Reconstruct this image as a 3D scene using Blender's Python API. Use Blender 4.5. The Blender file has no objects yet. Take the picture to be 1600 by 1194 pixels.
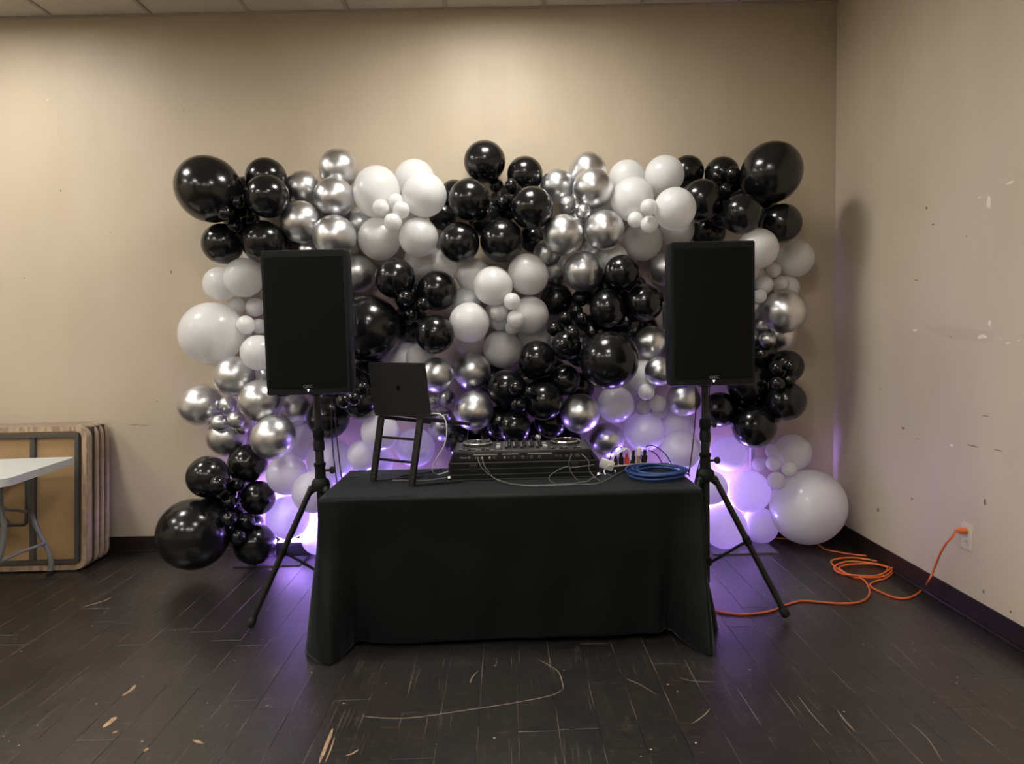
import bpy, bmesh, math, random
from mathutils import Vector, Matrix, Euler
random.seed(7)
S = bpy.context.scene
COL = S.collection
PI = math.pi

# ------------------------------------------------------------------ camera
FPX = 1100.0; CAM_H = 1.537
YAW, PITCH, ROLL = .0075, .070, .0237
fw = Vector((math.sin(YAW)*math.cos(PITCH), math.cos(YAW)*math.cos(PITCH), -math.sin(PITCH)))
r0 = Vector((math.cos(YAW), -math.sin(YAW), 0)); u0 = r0.cross(fw)
rt = math.cos(ROLL)*r0 - math.sin(ROLL)*u0
up = math.sin(ROLL)*r0 + math.cos(ROLL)*u0
CP = Vector((0, 0, CAM_H))
cd = bpy.data.cameras.new('camera'); cam = bpy.data.objects.new('camera', cd); COL.objects.link(cam)
m = Matrix((rt, up, -fw)).transposed().to_4x4(); m.translation = CP
cam.matrix_world = m
cd.sensor_width = 36; cd.lens = 36*FPX/1600; cd.clip_start = .05
S.camera = cam
# a point of the photograph read back at a known depth (Y), height (z) or side wall (X)
def ray(px, py): return fw + rt*((px-800)/FPX) - up*((py-597)/FPX)
def PY(px, py, Y): d = ray(px, py); return CP + d*(Y/d.y)
def PZ(px, py, z=0.): d = ray(px, py); return CP + d*((z-CAM_H)/d.z)
def PX(px, py, X): d = ray(px, py); return CP + d*(X/d.x)

# ------------------------------------------------------------------ world, exposure
w = bpy.data.worlds.new('world'); S.world = w; w.use_nodes = True
w.node_tree.nodes['Background'].inputs[0].default_value = (.9, .85, .75, 1)
w.node_tree.nodes['Background'].inputs[1].default_value = .02
S.view_settings.view_transform = 'Standard'; S.view_settings.look = 'None'
S.view_settings.gamma = 1; S.view_settings.use_curve_mapping = False
S.view_settings.exposure = 0.56
TROFFER_STRENGTH = 38.0
UPLIGHT_W = 20.0
# room
WY, WX, ZC = 5.09, 2.38, 3.80
XL, YB = -6.6, -4.4

# ------------------------------------------------------------------ materials
PLANK_W = .1565
def nt(name):
    M = bpy.data.materials.new(name); M.use_nodes = True
    return M, M.node_tree, M.node_tree.nodes['Principled BSDF']
def mat(name, c, rough=.5, metal=0., coat=0., emit=None, es=0., spec=.5, bump=0., bscale=200., vary=0., vscale=6., croat=.08, sheen=0.):
    M, t, b = nt(name)
    b.inputs['Base Color'].default_value = (*c, 1); b.inputs['Roughness'].default_value = rough
    b.inputs['Metallic'].default_value = metal; b.inputs['Coat Weight'].default_value = coat
    b.inputs['Coat Roughness'].default_value = croat; b.inputs['Specular IOR Level'].default_value = spec
    if sheen: b.inputs['Sheen Weight'].default_value = sheen; b.inputs['Sheen Roughness'].default_value = .35; b.inputs['Sheen Tint'].default_value = (.75, .92, 1, 1)
    if emit: b.inputs['Emission Color'].default_value = (*emit, 1); b.inputs['Emission Strength'].default_value = es
    g = None
    if bump or vary: g = t.nodes.new('ShaderNodeTexCoord')
    if bump:
        n = t.nodes.new('ShaderNodeTexNoise'); n.inputs['Scale'].default_value = bscale; n.inputs['Detail'].default_value = 4
        t.links.new(g.outputs['Object'], n.inputs['Vector'])
        bp = t.nodes.new('ShaderNodeBump'); bp.inputs['Strength'].default_value = bump; bp.inputs['Distance'].default_value = .002
        t.links.new(n.outputs['Fac'], bp.inputs['Height']); t.links.new(bp.outputs[0], b.inputs['Normal'])
    if vary:
        n = t.nodes.new('ShaderNodeTexNoise'); n.inputs['Scale'].default_value = vscale; n.inputs['Detail'].default_value = 5
        t.links.new(g.outputs['Object'], n.inputs['Vector'])
        r = t.nodes.new('ShaderNodeValToRGB')
        r.color_ramp.elements[0].position = .3; r.color_ramp.elements[1].position = .7
        r.color_ramp.elements[0].color = (*[max(0, v*(1-vary)) for v in c], 1); r.color_ramp.elements[1].color = (*[min(1, v*(1+vary)) for v in c], 1)
        t.links.new(n.outputs['Fac'], r.inputs[0]); t.links.new(r.outputs[0], b.inputs['Base Color'])
    return M

def wall_mat(name, c):
    M, t, b = nt(name); N = t.nodes; L = t.links
    b.inputs['Roughness'].default_value = .5; b.inputs['Specular IOR Level'].default_value = .35
    g = N.new('ShaderNodeNewGeometry')
    n1 = N.new('ShaderNodeTexNoise'); n1.inputs['Scale'].default_value = 1.1; n1.inputs['Detail'].default_value = 6; n1.inputs['Roughness'].default_value = .55
    n2 = N.new('ShaderNodeTexNoise'); n2.inputs['Scale'].default_value = 140; n2.inputs['Detail'].default_value = 3
    mp = N.new('ShaderNodeMapping'); mp.inputs['Scale'].default_value = (1.4, 1.4, .45)
    L.new(g.outputs['Position'], mp.inputs[0]); L.new(mp.outputs[0], n1.inputs['Vector']); L.new(g.outputs['Position'], n2.inputs['Vector'])
    r = N.new('ShaderNodeValToRGB'); e = r.color_ramp.elements
    e[0].position = .32; e[1].position = .68
    e[0].color = (c[0]*.93, c[1]*.925, c[2]*.91, 1); e[1].color = (c[0]*1.04, c[1]*1.04, c[2]*1.05, 1)
    L.new(n1.outputs['Fac'], r.inputs[0])
    # small nicks and specks in the paint
    v = N.new('ShaderNodeTexVoronoi'); v.inputs['Scale'].default_value = 2.6; L.new(g.outputs['Position'], v.inputs['Vector'])
    lt = N.new('ShaderNodeMath'); lt.operation = 'LESS_THAN'; lt.inputs[1].default_value = .010; L.new(v.outputs['Distance'], lt.inputs[0])
    mx = N.new('ShaderNodeMixRGB'); mx.inputs[2].default_value = (.16, .11, .07, 1); L.new(lt.outputs[0], mx.inputs[0]); L.new(r.outputs[0], mx.inputs[1])
    L.new(mx.outputs[0], b.inputs['Base Color'])
    bp = N.new('ShaderNodeBump'); bp.inputs['Strength'].default_value = .18; bp.inputs['Distance'].default_value = .002
    L.new(n2.outputs['Fac'], bp.inputs['Height']); L.new(bp.outputs[0], b.inputs['Normal'])
    return M

def floor_mat():
    M, t, b = nt('painted_plank'); N = t.nodes; L = t.links
    g = N.new('ShaderNodeNewGeometry'); oi = N.new('ShaderNodeObjectInfo')
    def noise(sc, scale, det=4, rough=.6, ty=None):
        mp = N.new('ShaderNodeMapping'); mp.inputs['Scale'].default_value = sc; mp.inputs['Location'].default_value = (sc[1]*.37, sc[0]*.21, 0)
        L.new(g.outputs['Position'], mp.inputs[0])
        n = N.new('ShaderNodeTexNoise'); n.inputs['Scale'].default_value = scale; n.inputs['Detail'].default_value = det; n.inputs['Roughness'].default_value = rough
        L.new(mp.outputs[0], n.inputs['Vector']); return n.outputs['Fac']
    def ramp(src, a, bb):
        m_ = N.new('ShaderNodeMapRange'); m_.inputs[1].default_value = a; m_.inputs[2].default_value = bb; L.new(src, m_.inputs[0]); return m_.outputs[0]
    def math_(op, a, c_):
        m_ = N.new('ShaderNodeMath'); m_.operation = op
        for i, q in enumerate((a, c_)):
            if isinstance(q, (int, float)): m_.inputs[i].default_value = q
            else: L.new(q, m_.inputs[i])
        return m_.outputs[0]
    def mix(f, a, c_):
        x = N.new('ShaderNodeMixRGB')
        for i, q in enumerate((f, a, c_)):
            if isinstance(q, (int, float)): x.inputs[i].default_value = q
            elif isinstance(q, tuple): x.inputs[i].default_value = (*q, 1)
            else: L.new(q, x.inputs[i])
        return x.outputs[0]
    base = mix(ramp(noise((1, 1, 1), 2.2), .3, .7), (.010, .008, .007), (.022, .018, .0155))
    base = mix(math_('MULTIPLY', oi.outputs['Random'], .3), base, (.022, .017, .014))
    scuff = ramp(noise((3, 7, 1), 5., 8, .75), .55, .78)
    base = mix(math_('MULTIPLY', scuff, .62), base, (.16, .125, .10))
    # long scratches running with the boards, broken up by a coarse mask
    scr = ramp(noise((230, 2.6, 1), 1., 2, .5), .63, .69)
    scr = math_('MULTIPLY', scr, ramp(noise((1, 1, 1), 3.3, 3), .44, .6))
    cross = math_('MULTIPLY', ramp(noise((9, 190, 1), 1., 2, .5), .66, .72), ramp(noise((1, 1, 1), 4.1, 2), .52, .64))
    sc = math_('MAXIMUM', scr, math_('MULTIPLY', cross, .7))
    base = mix(math_('MULTIPLY', sc, .5), base, (.30, .25, .20))
    # worn pale lines along the board seams
    sx = N.new('ShaderNodeSeparateXYZ'); L.new(g.outputs['Position'], sx.inputs[0])
    fr = math_('FRACT', math_('DIVIDE', math_('SUBTRACT', 20*PLANK_W+WX-.02, sx.outputs['X']), PLANK_W), 0)
    fr = math_('MINIMUM', fr, math_('SUBTRACT', 1., fr))
    seam = math_('MULTIPLY', math_('LESS_THAN', fr, .013), ramp(noise((1.5, 1.1, 1), 3.7, 4, .6), .47, .62))
    base = mix(math_('MULTIPLY', seam, .55), base, (.34, .28, .22))
    half = math_('ABSOLUTE', math_('SUBTRACT', fr, math_('MULTIPLY', oi.outputs['Random'], .45)), 0)
    seam2 = math_('MULTIPLY', math_('LESS_THAN', half, .006), ramp(noise((1.2, 1.3, 1), 4.9, 4, .6), .56, .64))
    base = mix(math_('MULTIPLY', seam2, .4), base, (.30, .25, .20))
    chip = math_('MULTIPLY', ramp(noise((9, 3, 1), 2.4, 6, .7), .71, .74), ramp(noise((1, 1, 1), 1.3, 2), .5, .6))
    base = mix(math_('MULTIPLY', chip, .55), base, (.30, .20, .13))
    v = N.new('ShaderNodeTexVoronoi'); v.inputs['Scale'].default_value = 11; L.new(g.outputs['Position'], v.inputs['Vector'])
    lt = math_('MULTIPLY', math_('LESS_THAN', v.outputs['Distance'], .05), ramp(noise((1, 1, 1), 2.9, 2), .44, .48))
    base = mix(math_('MULTIPLY', lt, .8), base, (.55, .52, .47))
    L.new(base, b.inputs['Base Color'])
    rg = N.new('ShaderNodeMapRange'); rg.inputs[3].default_value = .22; rg.inputs[4].default_value = .42
    L.new(noise((1.5, 4, 1), 6., 6, .7), rg.inputs[0]); L.new(rg.outputs[0], b.inputs['Roughness'])
    b.inputs['Specular IOR Level'].default_value = .95
    bp = N.new('ShaderNodeBump'); bp.inputs['Strength'].default_value = .22; bp.inputs['Distance'].default_value = .003
    L.new(noise((5, 9, 1), 7., 5, .6), bp.inputs['Height']); L.new(bp.outputs[0], b.inputs['Normal'])
    return M

def white_balloon_mat():
    M, t, b = nt('white_latex'); N = t.nodes; L = t.links
    b.inputs['Base Color'].default_value = (.93, .93, .925, 1); b.inputs['Roughness'].default_value = .3
    b.inputs['Coat Weight'].default_value = .5; b.inputs['Coat Roughness'].default_value = .12
    tr = N.new('ShaderNodeBsdfTranslucent'); tr.inputs[0].default_value = (.95, .94, .94, 1)
    mx = N.new('ShaderNodeMixShader'); mx.inputs[0].default_value = .36
    out = N['Material Output']; L.new(b.outputs[0], mx.inputs[1]); L.new(tr.outputs[0], mx.inputs[2]); L.new(mx.outputs[0], out.inputs[0])
    return M

def wood_edge_mat():
    M, t, b = nt('worn_wood_edge'); N = t.nodes; L = t.links
    g = N.new('ShaderNodeNewGeometry'); mp = N.new('ShaderNodeMapping'); mp.inputs['Scale'].default_value = (30, 30, 6)
    n = N.new('ShaderNodeTexNoise'); n.inputs['Scale'].default_value = 1.5; n.inputs['Detail'].default_value = 5
    L.new(g.outputs['Position'], mp.inputs[0]); L.new(mp.outputs[0], n.inputs['Vector'])
    r = N.new('ShaderNodeValToRGB'); e = r.color_ramp.elements; e[0].position = .35; e[1].position = .62
    e[0].color = (.24, .16, .10, 1); e[1].color = (.44, .32, .22, 1); L.new(n.outputs['Fac'], r.inputs[0]); L.new(r.outputs[0], b.inputs['Base Color'])
    b.inputs['Roughness'].default_value = .6
    return M

def grille_mat():
    M, t, b = nt('perforated_grille'); N = t.nodes; L = t.links
    b.inputs['Base Color'].default_value = (.0028, .0034, .0036, 1); b.inputs['Roughness'].default_value = .6; b.inputs['Specular IOR Level'].default_value = .12
    g = N.new('ShaderNodeTexCoord'); v = N.new('ShaderNodeTexVoronoi'); v.inputs['Scale'].default_value = 190; v.inputs['Randomness'].default_value = .0
    L.new(g.outputs['Object'], v.inputs['Vector'])
    bp = N.new('ShaderNodeBump'); bp.inputs['Strength'].default_value = .5; bp.inputs['Distance'].default_value = .002
    L.new(v.outputs['Distance'], bp.inputs['Height']); L.new(bp.outputs[0], b.inputs['Normal'])
    return M

MT = dict(
    wall=wall_mat('beige_wall_paint', (.53, .446, .335)),
    wallr=wall_mat('beige_wall_paint_front_lit', (.64, .55, .43)),  # wall beige lightened to carry the front light falling on the right wall
    floor=floor_mat(),
    sub=mat('subfloor_dark', (.02, .017, .014), .8),
    ceil=mat('ceiling_tile', (.62, .57, .49), .9, bump=.6, bscale=90, vary=.05, vscale=60),
    tbar=mat('ceiling_grid_metal', (.42, .38, .32), .5),
    base=mat('baseboard_rubber', (.020, .013, .012), .35, vary=.4, vscale=9),
    chip=mat('bare_plaster', (.86, .80, .70), .9),
    ding=mat('dark_dent', (.20, .14, .09), .9),
    patch=mat('touch_up_paint', (.56, .475, .37), .6),
    patch2=mat('touch_up_paint_light', (.66, .565, .44), .5),
    scratch=mat('scratch_pale', (.22, .17, .13), .5),
    bare=mat('bare_wood_wear', (.34, .22, .13), .6, vary=.4, vscale=30),
    black=mat('black_latex', (.006, .006, .0065), .2, coat=.15, croat=.08, spec=.5),
    silver=mat('chrome_silver_latex', (.74, .745, .76), .34, metal=1., coat=.25, croat=.15),
    white=white_balloon_mat(),
    cloth=mat('black_polyester_cloth', (.0022, .0030, .0033), .5, bump=.2, bscale=700, spec=.2, sheen=.18),
    plastic=mat('black_textured_plastic', (.0045, .0056, .0062), .5, bump=.35, bscale=500, spec=.25),
    grille=grille_mat(),
    steel=mat('black_powder_steel', (.009, .009, .009), .38),
    rubber=mat('black_rubber', (.008, .008, .008), .7),
    chrome=mat('bright_metal', (.75, .75, .75), .22, metal=1.),
    alu=mat('dull_aluminium_edge', (.20, .20, .20), .35, metal=1.),
    lid=mat('space_grey_aluminium', (.020, .020, .021), .42, metal=.3),
    logo=mat('dark_glossy_logo', (.003, .003, .003), .15),
    screen=mat('dark_screen', (.004, .004, .005), .1),
    key=mat('black_keys', (.008, .008, .008), .5),
    ink=mat('pale_print', (.55, .55, .56), .5),
    badge=mat('badge_grey', (.22, .22, .23), .5),
    strip=mat('pale_panel_stripe', (.42, .42, .40), .5),
    led=mat('white_status_led', (.8, .8, .9), .4, emit=(.75, .75, 1.), es=2.2),
    gold=mat('brass_jack', (.62, .52, .32), .3, metal=1.),
    cwhite=mat('white_cable', (.78, .78, .76), .45),
    cgrey=mat('grey_cable', (.16, .16, .155), .45),
    cblack=mat('black_cable', (.010, .010, .010), .45),
    cblue=mat('blue_cable', (.020, .050, .185), .38),
    orange=mat('orange_cord', (.78, .17, .045), .42),
    red=mat('red_plug', (.62, .06, .035), .4),
    tan=mat('tan_plug', (.60, .42, .26), .5),
    wplug=mat('white_plastic', (.80, .79, .74), .4),
    ivory=mat('ivory_plate', (.74, .68, .52), .4),
    slot=mat('outlet_slot', (.03, .025, .02), .6),
    hboard=mat('tan_hardboard', (.36, .225, .105), .7, vary=.12, vscale=3),
    wedge=wood_edge_mat(),
    band=mat('taupe_edge_band', (.40, .30, .22), .5, vary=.15, vscale=20),
    laminate=mat('brown_laminate', (.30, .20, .13), .4),
    tframe=mat('dark_grey_steel', (.085, .080, .076), .4, metal=.4),
    gplast=mat('light_grey_plastic', (.50, .51, .49), .5, bump=.15, bscale=150),
    gsteel=mat('grey_painted_steel', (.23, .24, .24), .4, metal=.2),
    plate=mat('grey_gloss_plate', (.11, .10, .12), .2),
    lampbody=mat('uplight_body', (.008, .008, .010), .45),
    lensdim=mat('uplight_lens_dim', (.8, .7, 1), .3, emit=(.55, .36, 1.), es=1.2),
    lens=mat('uplight_lens', (.8, .7, 1), .3, emit=(.62, .36, 1.), es=3.5),
    diffuser=mat('troffer_diffuser', (.9, .9, .9), .5, emit=(1., .965, .90), es=TROFFER_STRENGTH),
    tframew=mat('troffer_frame', (.7, .68, .62), .5),
    bwhite=mat('white_tie', (.6, .6, .6), .5),
)

# ------------------------------------------------------------------ mesh helpers
def setp(o, label=None, cat=None, group=None, kind=None):
    if label: o['label'] = label
    if cat: o['category'] = cat
    if group: o['group'] = group
    if kind: o['kind'] = kind
    return o
def thing(name, label, cat, loc=(0, 0, 0), group=None):
    o = bpy.data.objects.new(name, None); o.empty_display_size = .05; COL.objects.link(o); o.location = loc
    return setp(o, label, cat, group)
def wloc(o):
    v = Vector(o.location)
    while o.parent: o = o.parent; v += Vector(o.location)
    return v
def obj(name, bm, m_, parent=None, smooth=True, origin=None, auto=40):
    """link a bmesh written in world coordinates as one object"""
    if not bm.verts: return None
    if origin is None:
        if parent: origin = wloc(parent)
        else:
            xs = [v.co for v in bm.verts]
            origin = Vector(((min(v.x for v in xs)+max(v.x for v in xs))/2, (min(v.y for v in xs)+max(v.y for v in xs))/2, min(v.z for v in xs)))
    origin = Vector(origin)
    for v in bm.verts: v.co -= origin
    bmesh.ops.recalc_face_normals(bm, faces=bm.faces)
    me = bpy.data.meshes.new(name)
    if smooth:
        for f_ in bm.faces: f_.smooth = True
        ca = math.cos(math.radians(auto))
        for e in bm.edges:
            if len(e.link_faces) == 2 and e.link_faces[0].normal.dot(e.link_faces[1].normal) < ca: e.smooth = False
    bm.to_mesh(me); bm.free()
    me.materials.append(m_ if not isinstance(m_, str) else MT[m_])
    o = bpy.data.objects.new(name, me); COL.objects.link(o)
    if parent: o.parent = parent; o.location = origin - wloc(parent)
    else: o.location = origin
    return o
def B(): return bmesh.new()
def box(bm, x0, x1, y0, y1, z0, z1, bev=0., seg=2, M=None):
    t = bmesh.new(); bmesh.ops.create_cube(t, size=1)
    for v in t.verts: v.co = Vector(((x0+x1)/2+v.co.x*(x1-x0), (y0+y1)/2+v.co.y*(y1-y0), (z0+z1)/2+v.co.z*(z1-z0)))
    if bev: bmesh.ops.bevel(t, geom=t.edges[:], offset=bev, segments=seg, profile=.5, affect='EDGES')
    merge(bm, t, M); return bm
def merge(bm, t, M=None):
    if M: bmesh.ops.transform(t, matrix=M, verts=t.verts)
    mp = {v: bm.verts.new(v.co) for v in t.verts}
    for f_ in t.faces:
        try: bm.faces.new([mp[v] for v in f_.verts])
        except ValueError: pass
    t.free(); return bm
def tube(bm, pts, r, n=8, cap=True, closed=False, radii=None):
    pts = [Vector(p) for p in pts]; k = len(pts); rings = []
    prev = None
    for i, p in enumerate(pts):
        if closed: d = pts[(i+1) % k]-pts[i-1]
        else: d = pts[min(i+1, k-1)]-pts[max(i-1, 0)]
        if d.length < 1e-9: d = Vector((0, 0, 1))
        d.normalize()
        if prev is None:
            a = Vector((0, 0, 1)) if abs(d.z) < .9 else Vector((1, 0, 0)); a = (a-d*a.dot(d)).normalized()
        else: a = (prev-d*prev.dot(d)).normalized()
        prev = a; b_ = d.cross(a); rr = radii[i] if radii else r
        rings.append([bm.verts.new(p+(a*math.cos(2*PI*j/n)+b_*math.sin(2*PI*j/n))*rr) for j in range(n)])
    for i in range(k if closed else k-1):
        A, C_ = rings[i], rings[(i+1) % k]
        for j in range(n): bm.faces.new((A[j], A[(j+1) % n], C_[(j+1) % n], C_[j]))
    if cap and not closed: bm.faces.new(rings[0][::-1]); bm.faces.new(rings[-1])
    return bm
def smoothpath(P, sub=6, closed=False):
    P = [Vector(p) for p in P]; out = []; n = len(P)
    for i in range(n if closed else n-1):
        g = (lambda q: P[q % n]) if closed else (lambda q: P[max(0, min(n-1, q))])
        a, b_, c_, d = g(i-1), g(i), g(i+1), g(i+2)
        for s in range(sub):
            t = s/sub
            out.append(.5*((2*b_)+(c_-a)*t+(2*a-5*b_+4*c_-d)*t*t+(3*b_-a-3*c_+d)*t**3))
    if not closed: out.append(P[-1])
    return out
def lathe(bm, prof, n=24, c=(0, 0, 0), axis='Z', M=None):
    t = bmesh.new(); rings = []
    for r, z in prof:
        if r < 1e-6: rings.append([t.verts.new((0, 0, z))])
        else: rings.append([t.verts.new((r*math.cos(2*PI*j/n), r*math.sin(2*PI*j/n), z)) for j in range(n)])
    for A, C_ in zip(rings, rings[1:]):
        for j in range(n):
            if len(A) == 1 and len(C_) == 1: continue
            if len(A) == 1: t.faces.new((A[0], C_[j], C_[(j+1) % n]))
            elif len(C_) == 1: t.faces.new((A[j], A[(j+1) % n], C_[0]))
            else: t.faces.new((A[j], A[(j+1) % n], C_[(j+1) % n], C_[j]))
    R = {'Z': Matrix(), 'Y': Matrix.Rotation(-PI/2, 4, 'X'), 'X': Matrix.Rotation(PI/2, 4, 'Y')}[axis]
    R = Matrix.Translation(Vector(c)) @ R
    if M: R = M @ R
    return merge(bm, t, R)
def cyl(bm, p, q, r, n=12): return tube(bm, [p, q], r, n)
def prism(bm, poly, a, b_, f):
    """poly 2-D points; f(u,v,w) gives a world point; extruded w from a to b"""
    A = [bm.verts.new(f(u, v, a)) for u, v in poly]; C_ = [bm.verts.new(f(u, v, b_)) for u, v in poly]
    bm.faces.new(A[::-1]); bm.faces.new(C_); n = len(poly)
    for i in range(n): bm.faces.new((A[i], A[(i+1) % n], C_[(i+1) % n], C_[i]))
    return bm
def rrect(w_, h_, r, n=5, cx=0, cy=0):
    out = []
    for k, (sx, sy) in enumerate(((1, 1), (-1, 1), (-1, -1), (1, -1))):
        for i in range(n+1):
            a = PI/2*k+PI/2*i/n
            out.append((cx+sx*(w_/2-r)+r*math.cos(a), cy+sy*(h_/2-r)+r*math.sin(a)))
    return out
def frame_prism(bm, outer, inner, a, b_, f):
    n = len(outer)
    V = [[bm.verts.new(f(u, v, w_)) for u, v in P] for P, w_ in ((outer, a), (outer, b_), (inner, b_), (inner, a))]
    for k in range(4):
        A, C_ = V[k], V[(k+1) % 4]
        for i in range(n): bm.faces.new((A[i], A[(i+1) % n], C_[(i+1) % n], C_[i]))
    return bm
def text(name, s, size, m_, parent, M, ext=.0008):
    cu = bpy.data.curves.new(name, 'FONT'); cu.body = s; cu.size = size; cu.extrude = ext; cu.align_x = 'CENTER'; cu.align_y = 'CENTER'; cu.resolution_u = 3
    to = bpy.data.objects.new(name, cu); COL.objects.link(to)
    bpy.context.view_layer.update()
    me = bpy.data.meshes.new_from_object(to); bpy.data.objects.remove(to); bpy.data.curves.remove(cu)
    me.transform(Matrix.Translation(-wloc(parent)) @ M); me.materials.append(MT[m_])
    o = bpy.data.objects.new(name, me); COL.objects.link(o); o.parent = parent
    return o
FRONT = Matrix.Rotation(PI/2, 4, 'X')     # text facing the camera side (-Y)

# ------------------------------------------------------------------ room shell
def shell(name, x0, x1, y0, y1, z0, z1, m_): return setp(obj(name, box(B(), x0, x1, y0, y1, z0, z1), m_, smooth=False), kind='structure')
wall_back = shell('wall_back', XL-.1, WX+.1, WY, WY+.1, -.05, ZC+.15, 'wall')
wall_right = shell('wall_right', WX, WX+.1, YB-.1, WY, -.05, ZC+.15, 'wallr')
shell('wall_left', XL-.1, XL, YB-.1, WY, -.05, ZC+.15, 'wall')
shell('wall_front', XL, WX, YB-.1, YB, -.05, ZC+.15, 'wall')
flo = shell('floor', XL, WX, YB, WY, -.08, -.012, 'sub')
cei = shell('ceiling', XL, WX, YB, WY, ZC+.03, ZC+.12, 'ceil')

# floor boards: each a piece of the floor, laid along Y with a recessed joint
PW = PLANK_W
nx = int((WX-XL)/PW)+1
me_cache = {}
def plank(x0, x1, y0, y1):
    bm = box(B(), x0+.0006, x1-.0006, y0+.0006, y1-.0006, -.012, random.uniform(-.0004, 0), .0008, 1)
    return obj('floorboard', bm, 'floor', flo, smooth=False)
rng = random.Random(11)
stuff = B()
for i in range(nx):
    x1 = WX-.02-i*PW; x0 = max(XL, x1-PW)
    if x0 < -4.3:
        y = WY
        box(stuff, x0+.0006, x1-.0006, YB, WY, -.012, -.0003, .0011, 1); continue
    y = WY-.01; first = True
    while y > 1.6:
        L_ = rng.uniform(.8, 1.7) if not first else rng.uniform(.3, 1.6); first = False
        ya = y-L_
        if ya < 1.9: ya = 1.45
        plank(x0, x1, ya, y); y = ya
    box(stuff, x0+.0006, x1-.0006, YB, y, -.012, -.0003, .0011, 1)
setp(obj('floorboard_remainder', stuff, 'floor', flo, smooth=False), kind='stuff')

# ceiling: lay-in tiles between grid bars
TW = .683; TL = 1.366
xs = [WX-.01-TW*i for i in range(0, 14)]; xs = [x for x in xs if x > XL]+[XL]
ys = [WY, 4.60]+[4.60-TL*k for k in range(1, 8)]; ys = [y for y in ys if y > YB]+[YB]
TROF = [(3, 1), (3, 3), (3, 5), (8, 1), (8, 3), (8, 5), (5, 5), (11, 2), (11, 4)]
for i in range(len(xs)-1):
    for j in range(len(ys)-1):
        if (i, j) in TROF: continue
        obj('ceiling_tile', box(B(), xs[i+1]+.012, xs[i]-.012, ys[j+1]+.012, ys[j]-.012, ZC+.004, ZC+.022, .004, 1), 'ceil', cei, smooth=False)
for x in xs[1:-1]: obj('grid_bar', box(B(), x-.012, x+.012, YB, WY, ZC-.004, ZC+.03), 'tbar', cei, smooth=False)
for y in ys[1:-1]:
    bm = B()
    for i in range(len(xs)-1): box(bm, xs[i+1]+.0125, xs[i]-.0125, y-.012, y+.012, ZC-.004, ZC+.03)
    obj('grid_bar', bm, 'tbar', cei, smooth=False)
obj('wall_angle', box(B(), XL, WX, WY-.022, WY-.001, ZC-.006, ZC+.002), 'tbar', cei, smooth=False)
obj('wall_angle', box(B(), WX-.022, WX-.001, YB, WY-.023, ZC-.006, ZC+.002), 'tbar', cei, smooth=False)
for n_, (i, j) in enumerate(TROF):
    xa, xb, ya, yb = xs[i+1]+.013, xs[i]-.013, ys[j+1]+.013, ys[j]-.013
    q_ = (yb-ya)/4
    for (p, r_) in ((ya, ya+q_), (yb-q_, yb)):
        obj('ceiling_tile', box(B(), xa, xb, p, r_-.002, ZC+.004, ZC+.022, .004, 1), 'ceil', cei, smooth=False)
    ya, yb = ya+q_, yb-q_
    t = thing('ceiling_light', 'recessed four-cell ceiling light, %s row from the balloon wall, %s from the right wall' % (dict({1: 'first', 2: 'second', 3: 'third', 4: 'fourth', 5: 'fifth'})[j], dict({3: 'fourth tile', 5: 'sixth tile', 8: 'ninth tile', 11: 'twelfth tile'})[i]), 'ceiling light', ((xa+xb)/2, (ya+yb)/2, ZC), 'ceiling lights in the grid')
    bm = B()
    for q in ((xa, xa+.05, ya, yb), (xb-.05, xb, ya, yb), (xa+.05, xb-.05, ya, ya+.05), (xa+.05, xb-.05, yb-.05, yb), ((xa+xb)/2-.015, (xa+xb)/2+.015, ya+.05, yb-.05), (xa+.05, (xa+xb)/2-.015, (ya+yb)/2-.015, (ya+yb)/2+.015), ((xa+xb)/2+.015, xb-.05, (ya+yb)/2-.015, (ya+yb)/2+.015)):
        box(bm, *q, ZC-.004, ZC+.029)
    obj('frame', bm, 'tframew', t, smooth=False)
    mx_, my_ = (xa+xb)/2, (ya+yb)/2
    for (p, q) in ((xa+.05, mx_-.015), (mx_+.015, xb-.05)):
        for (a, b_) in ((ya+.05, my_-.015), (my_+.015, yb-.05)):
            obj('diffuser', box(B(), p, q, a, b_, ZC+.012, ZC+.018), 'diffuser', t, smooth=False)

# baseboards with a worn shoe strip
def bb(name, x0, x1, y0, y1, sx0, sx1, sy0, sy1):
    o = setp(obj(name, box(B(), x0, x1, y0, y1, 0, .115, .003, 1), 'base', smooth=False), kind='structure')
    obj('shoe_strip', box(B(), sx0, sx1, sy0, sy1, 0, .016, .004, 2), 'base', o, smooth=False)
bb('baseboard_back', XL, WX-.009, WY-.009, WY, XL, WX-.03, WY-.026, WY-.009)
bb('baseboard_right', WX-.009, WX, YB, WY, WX-.026, WX-.009, YB, WY)

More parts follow.
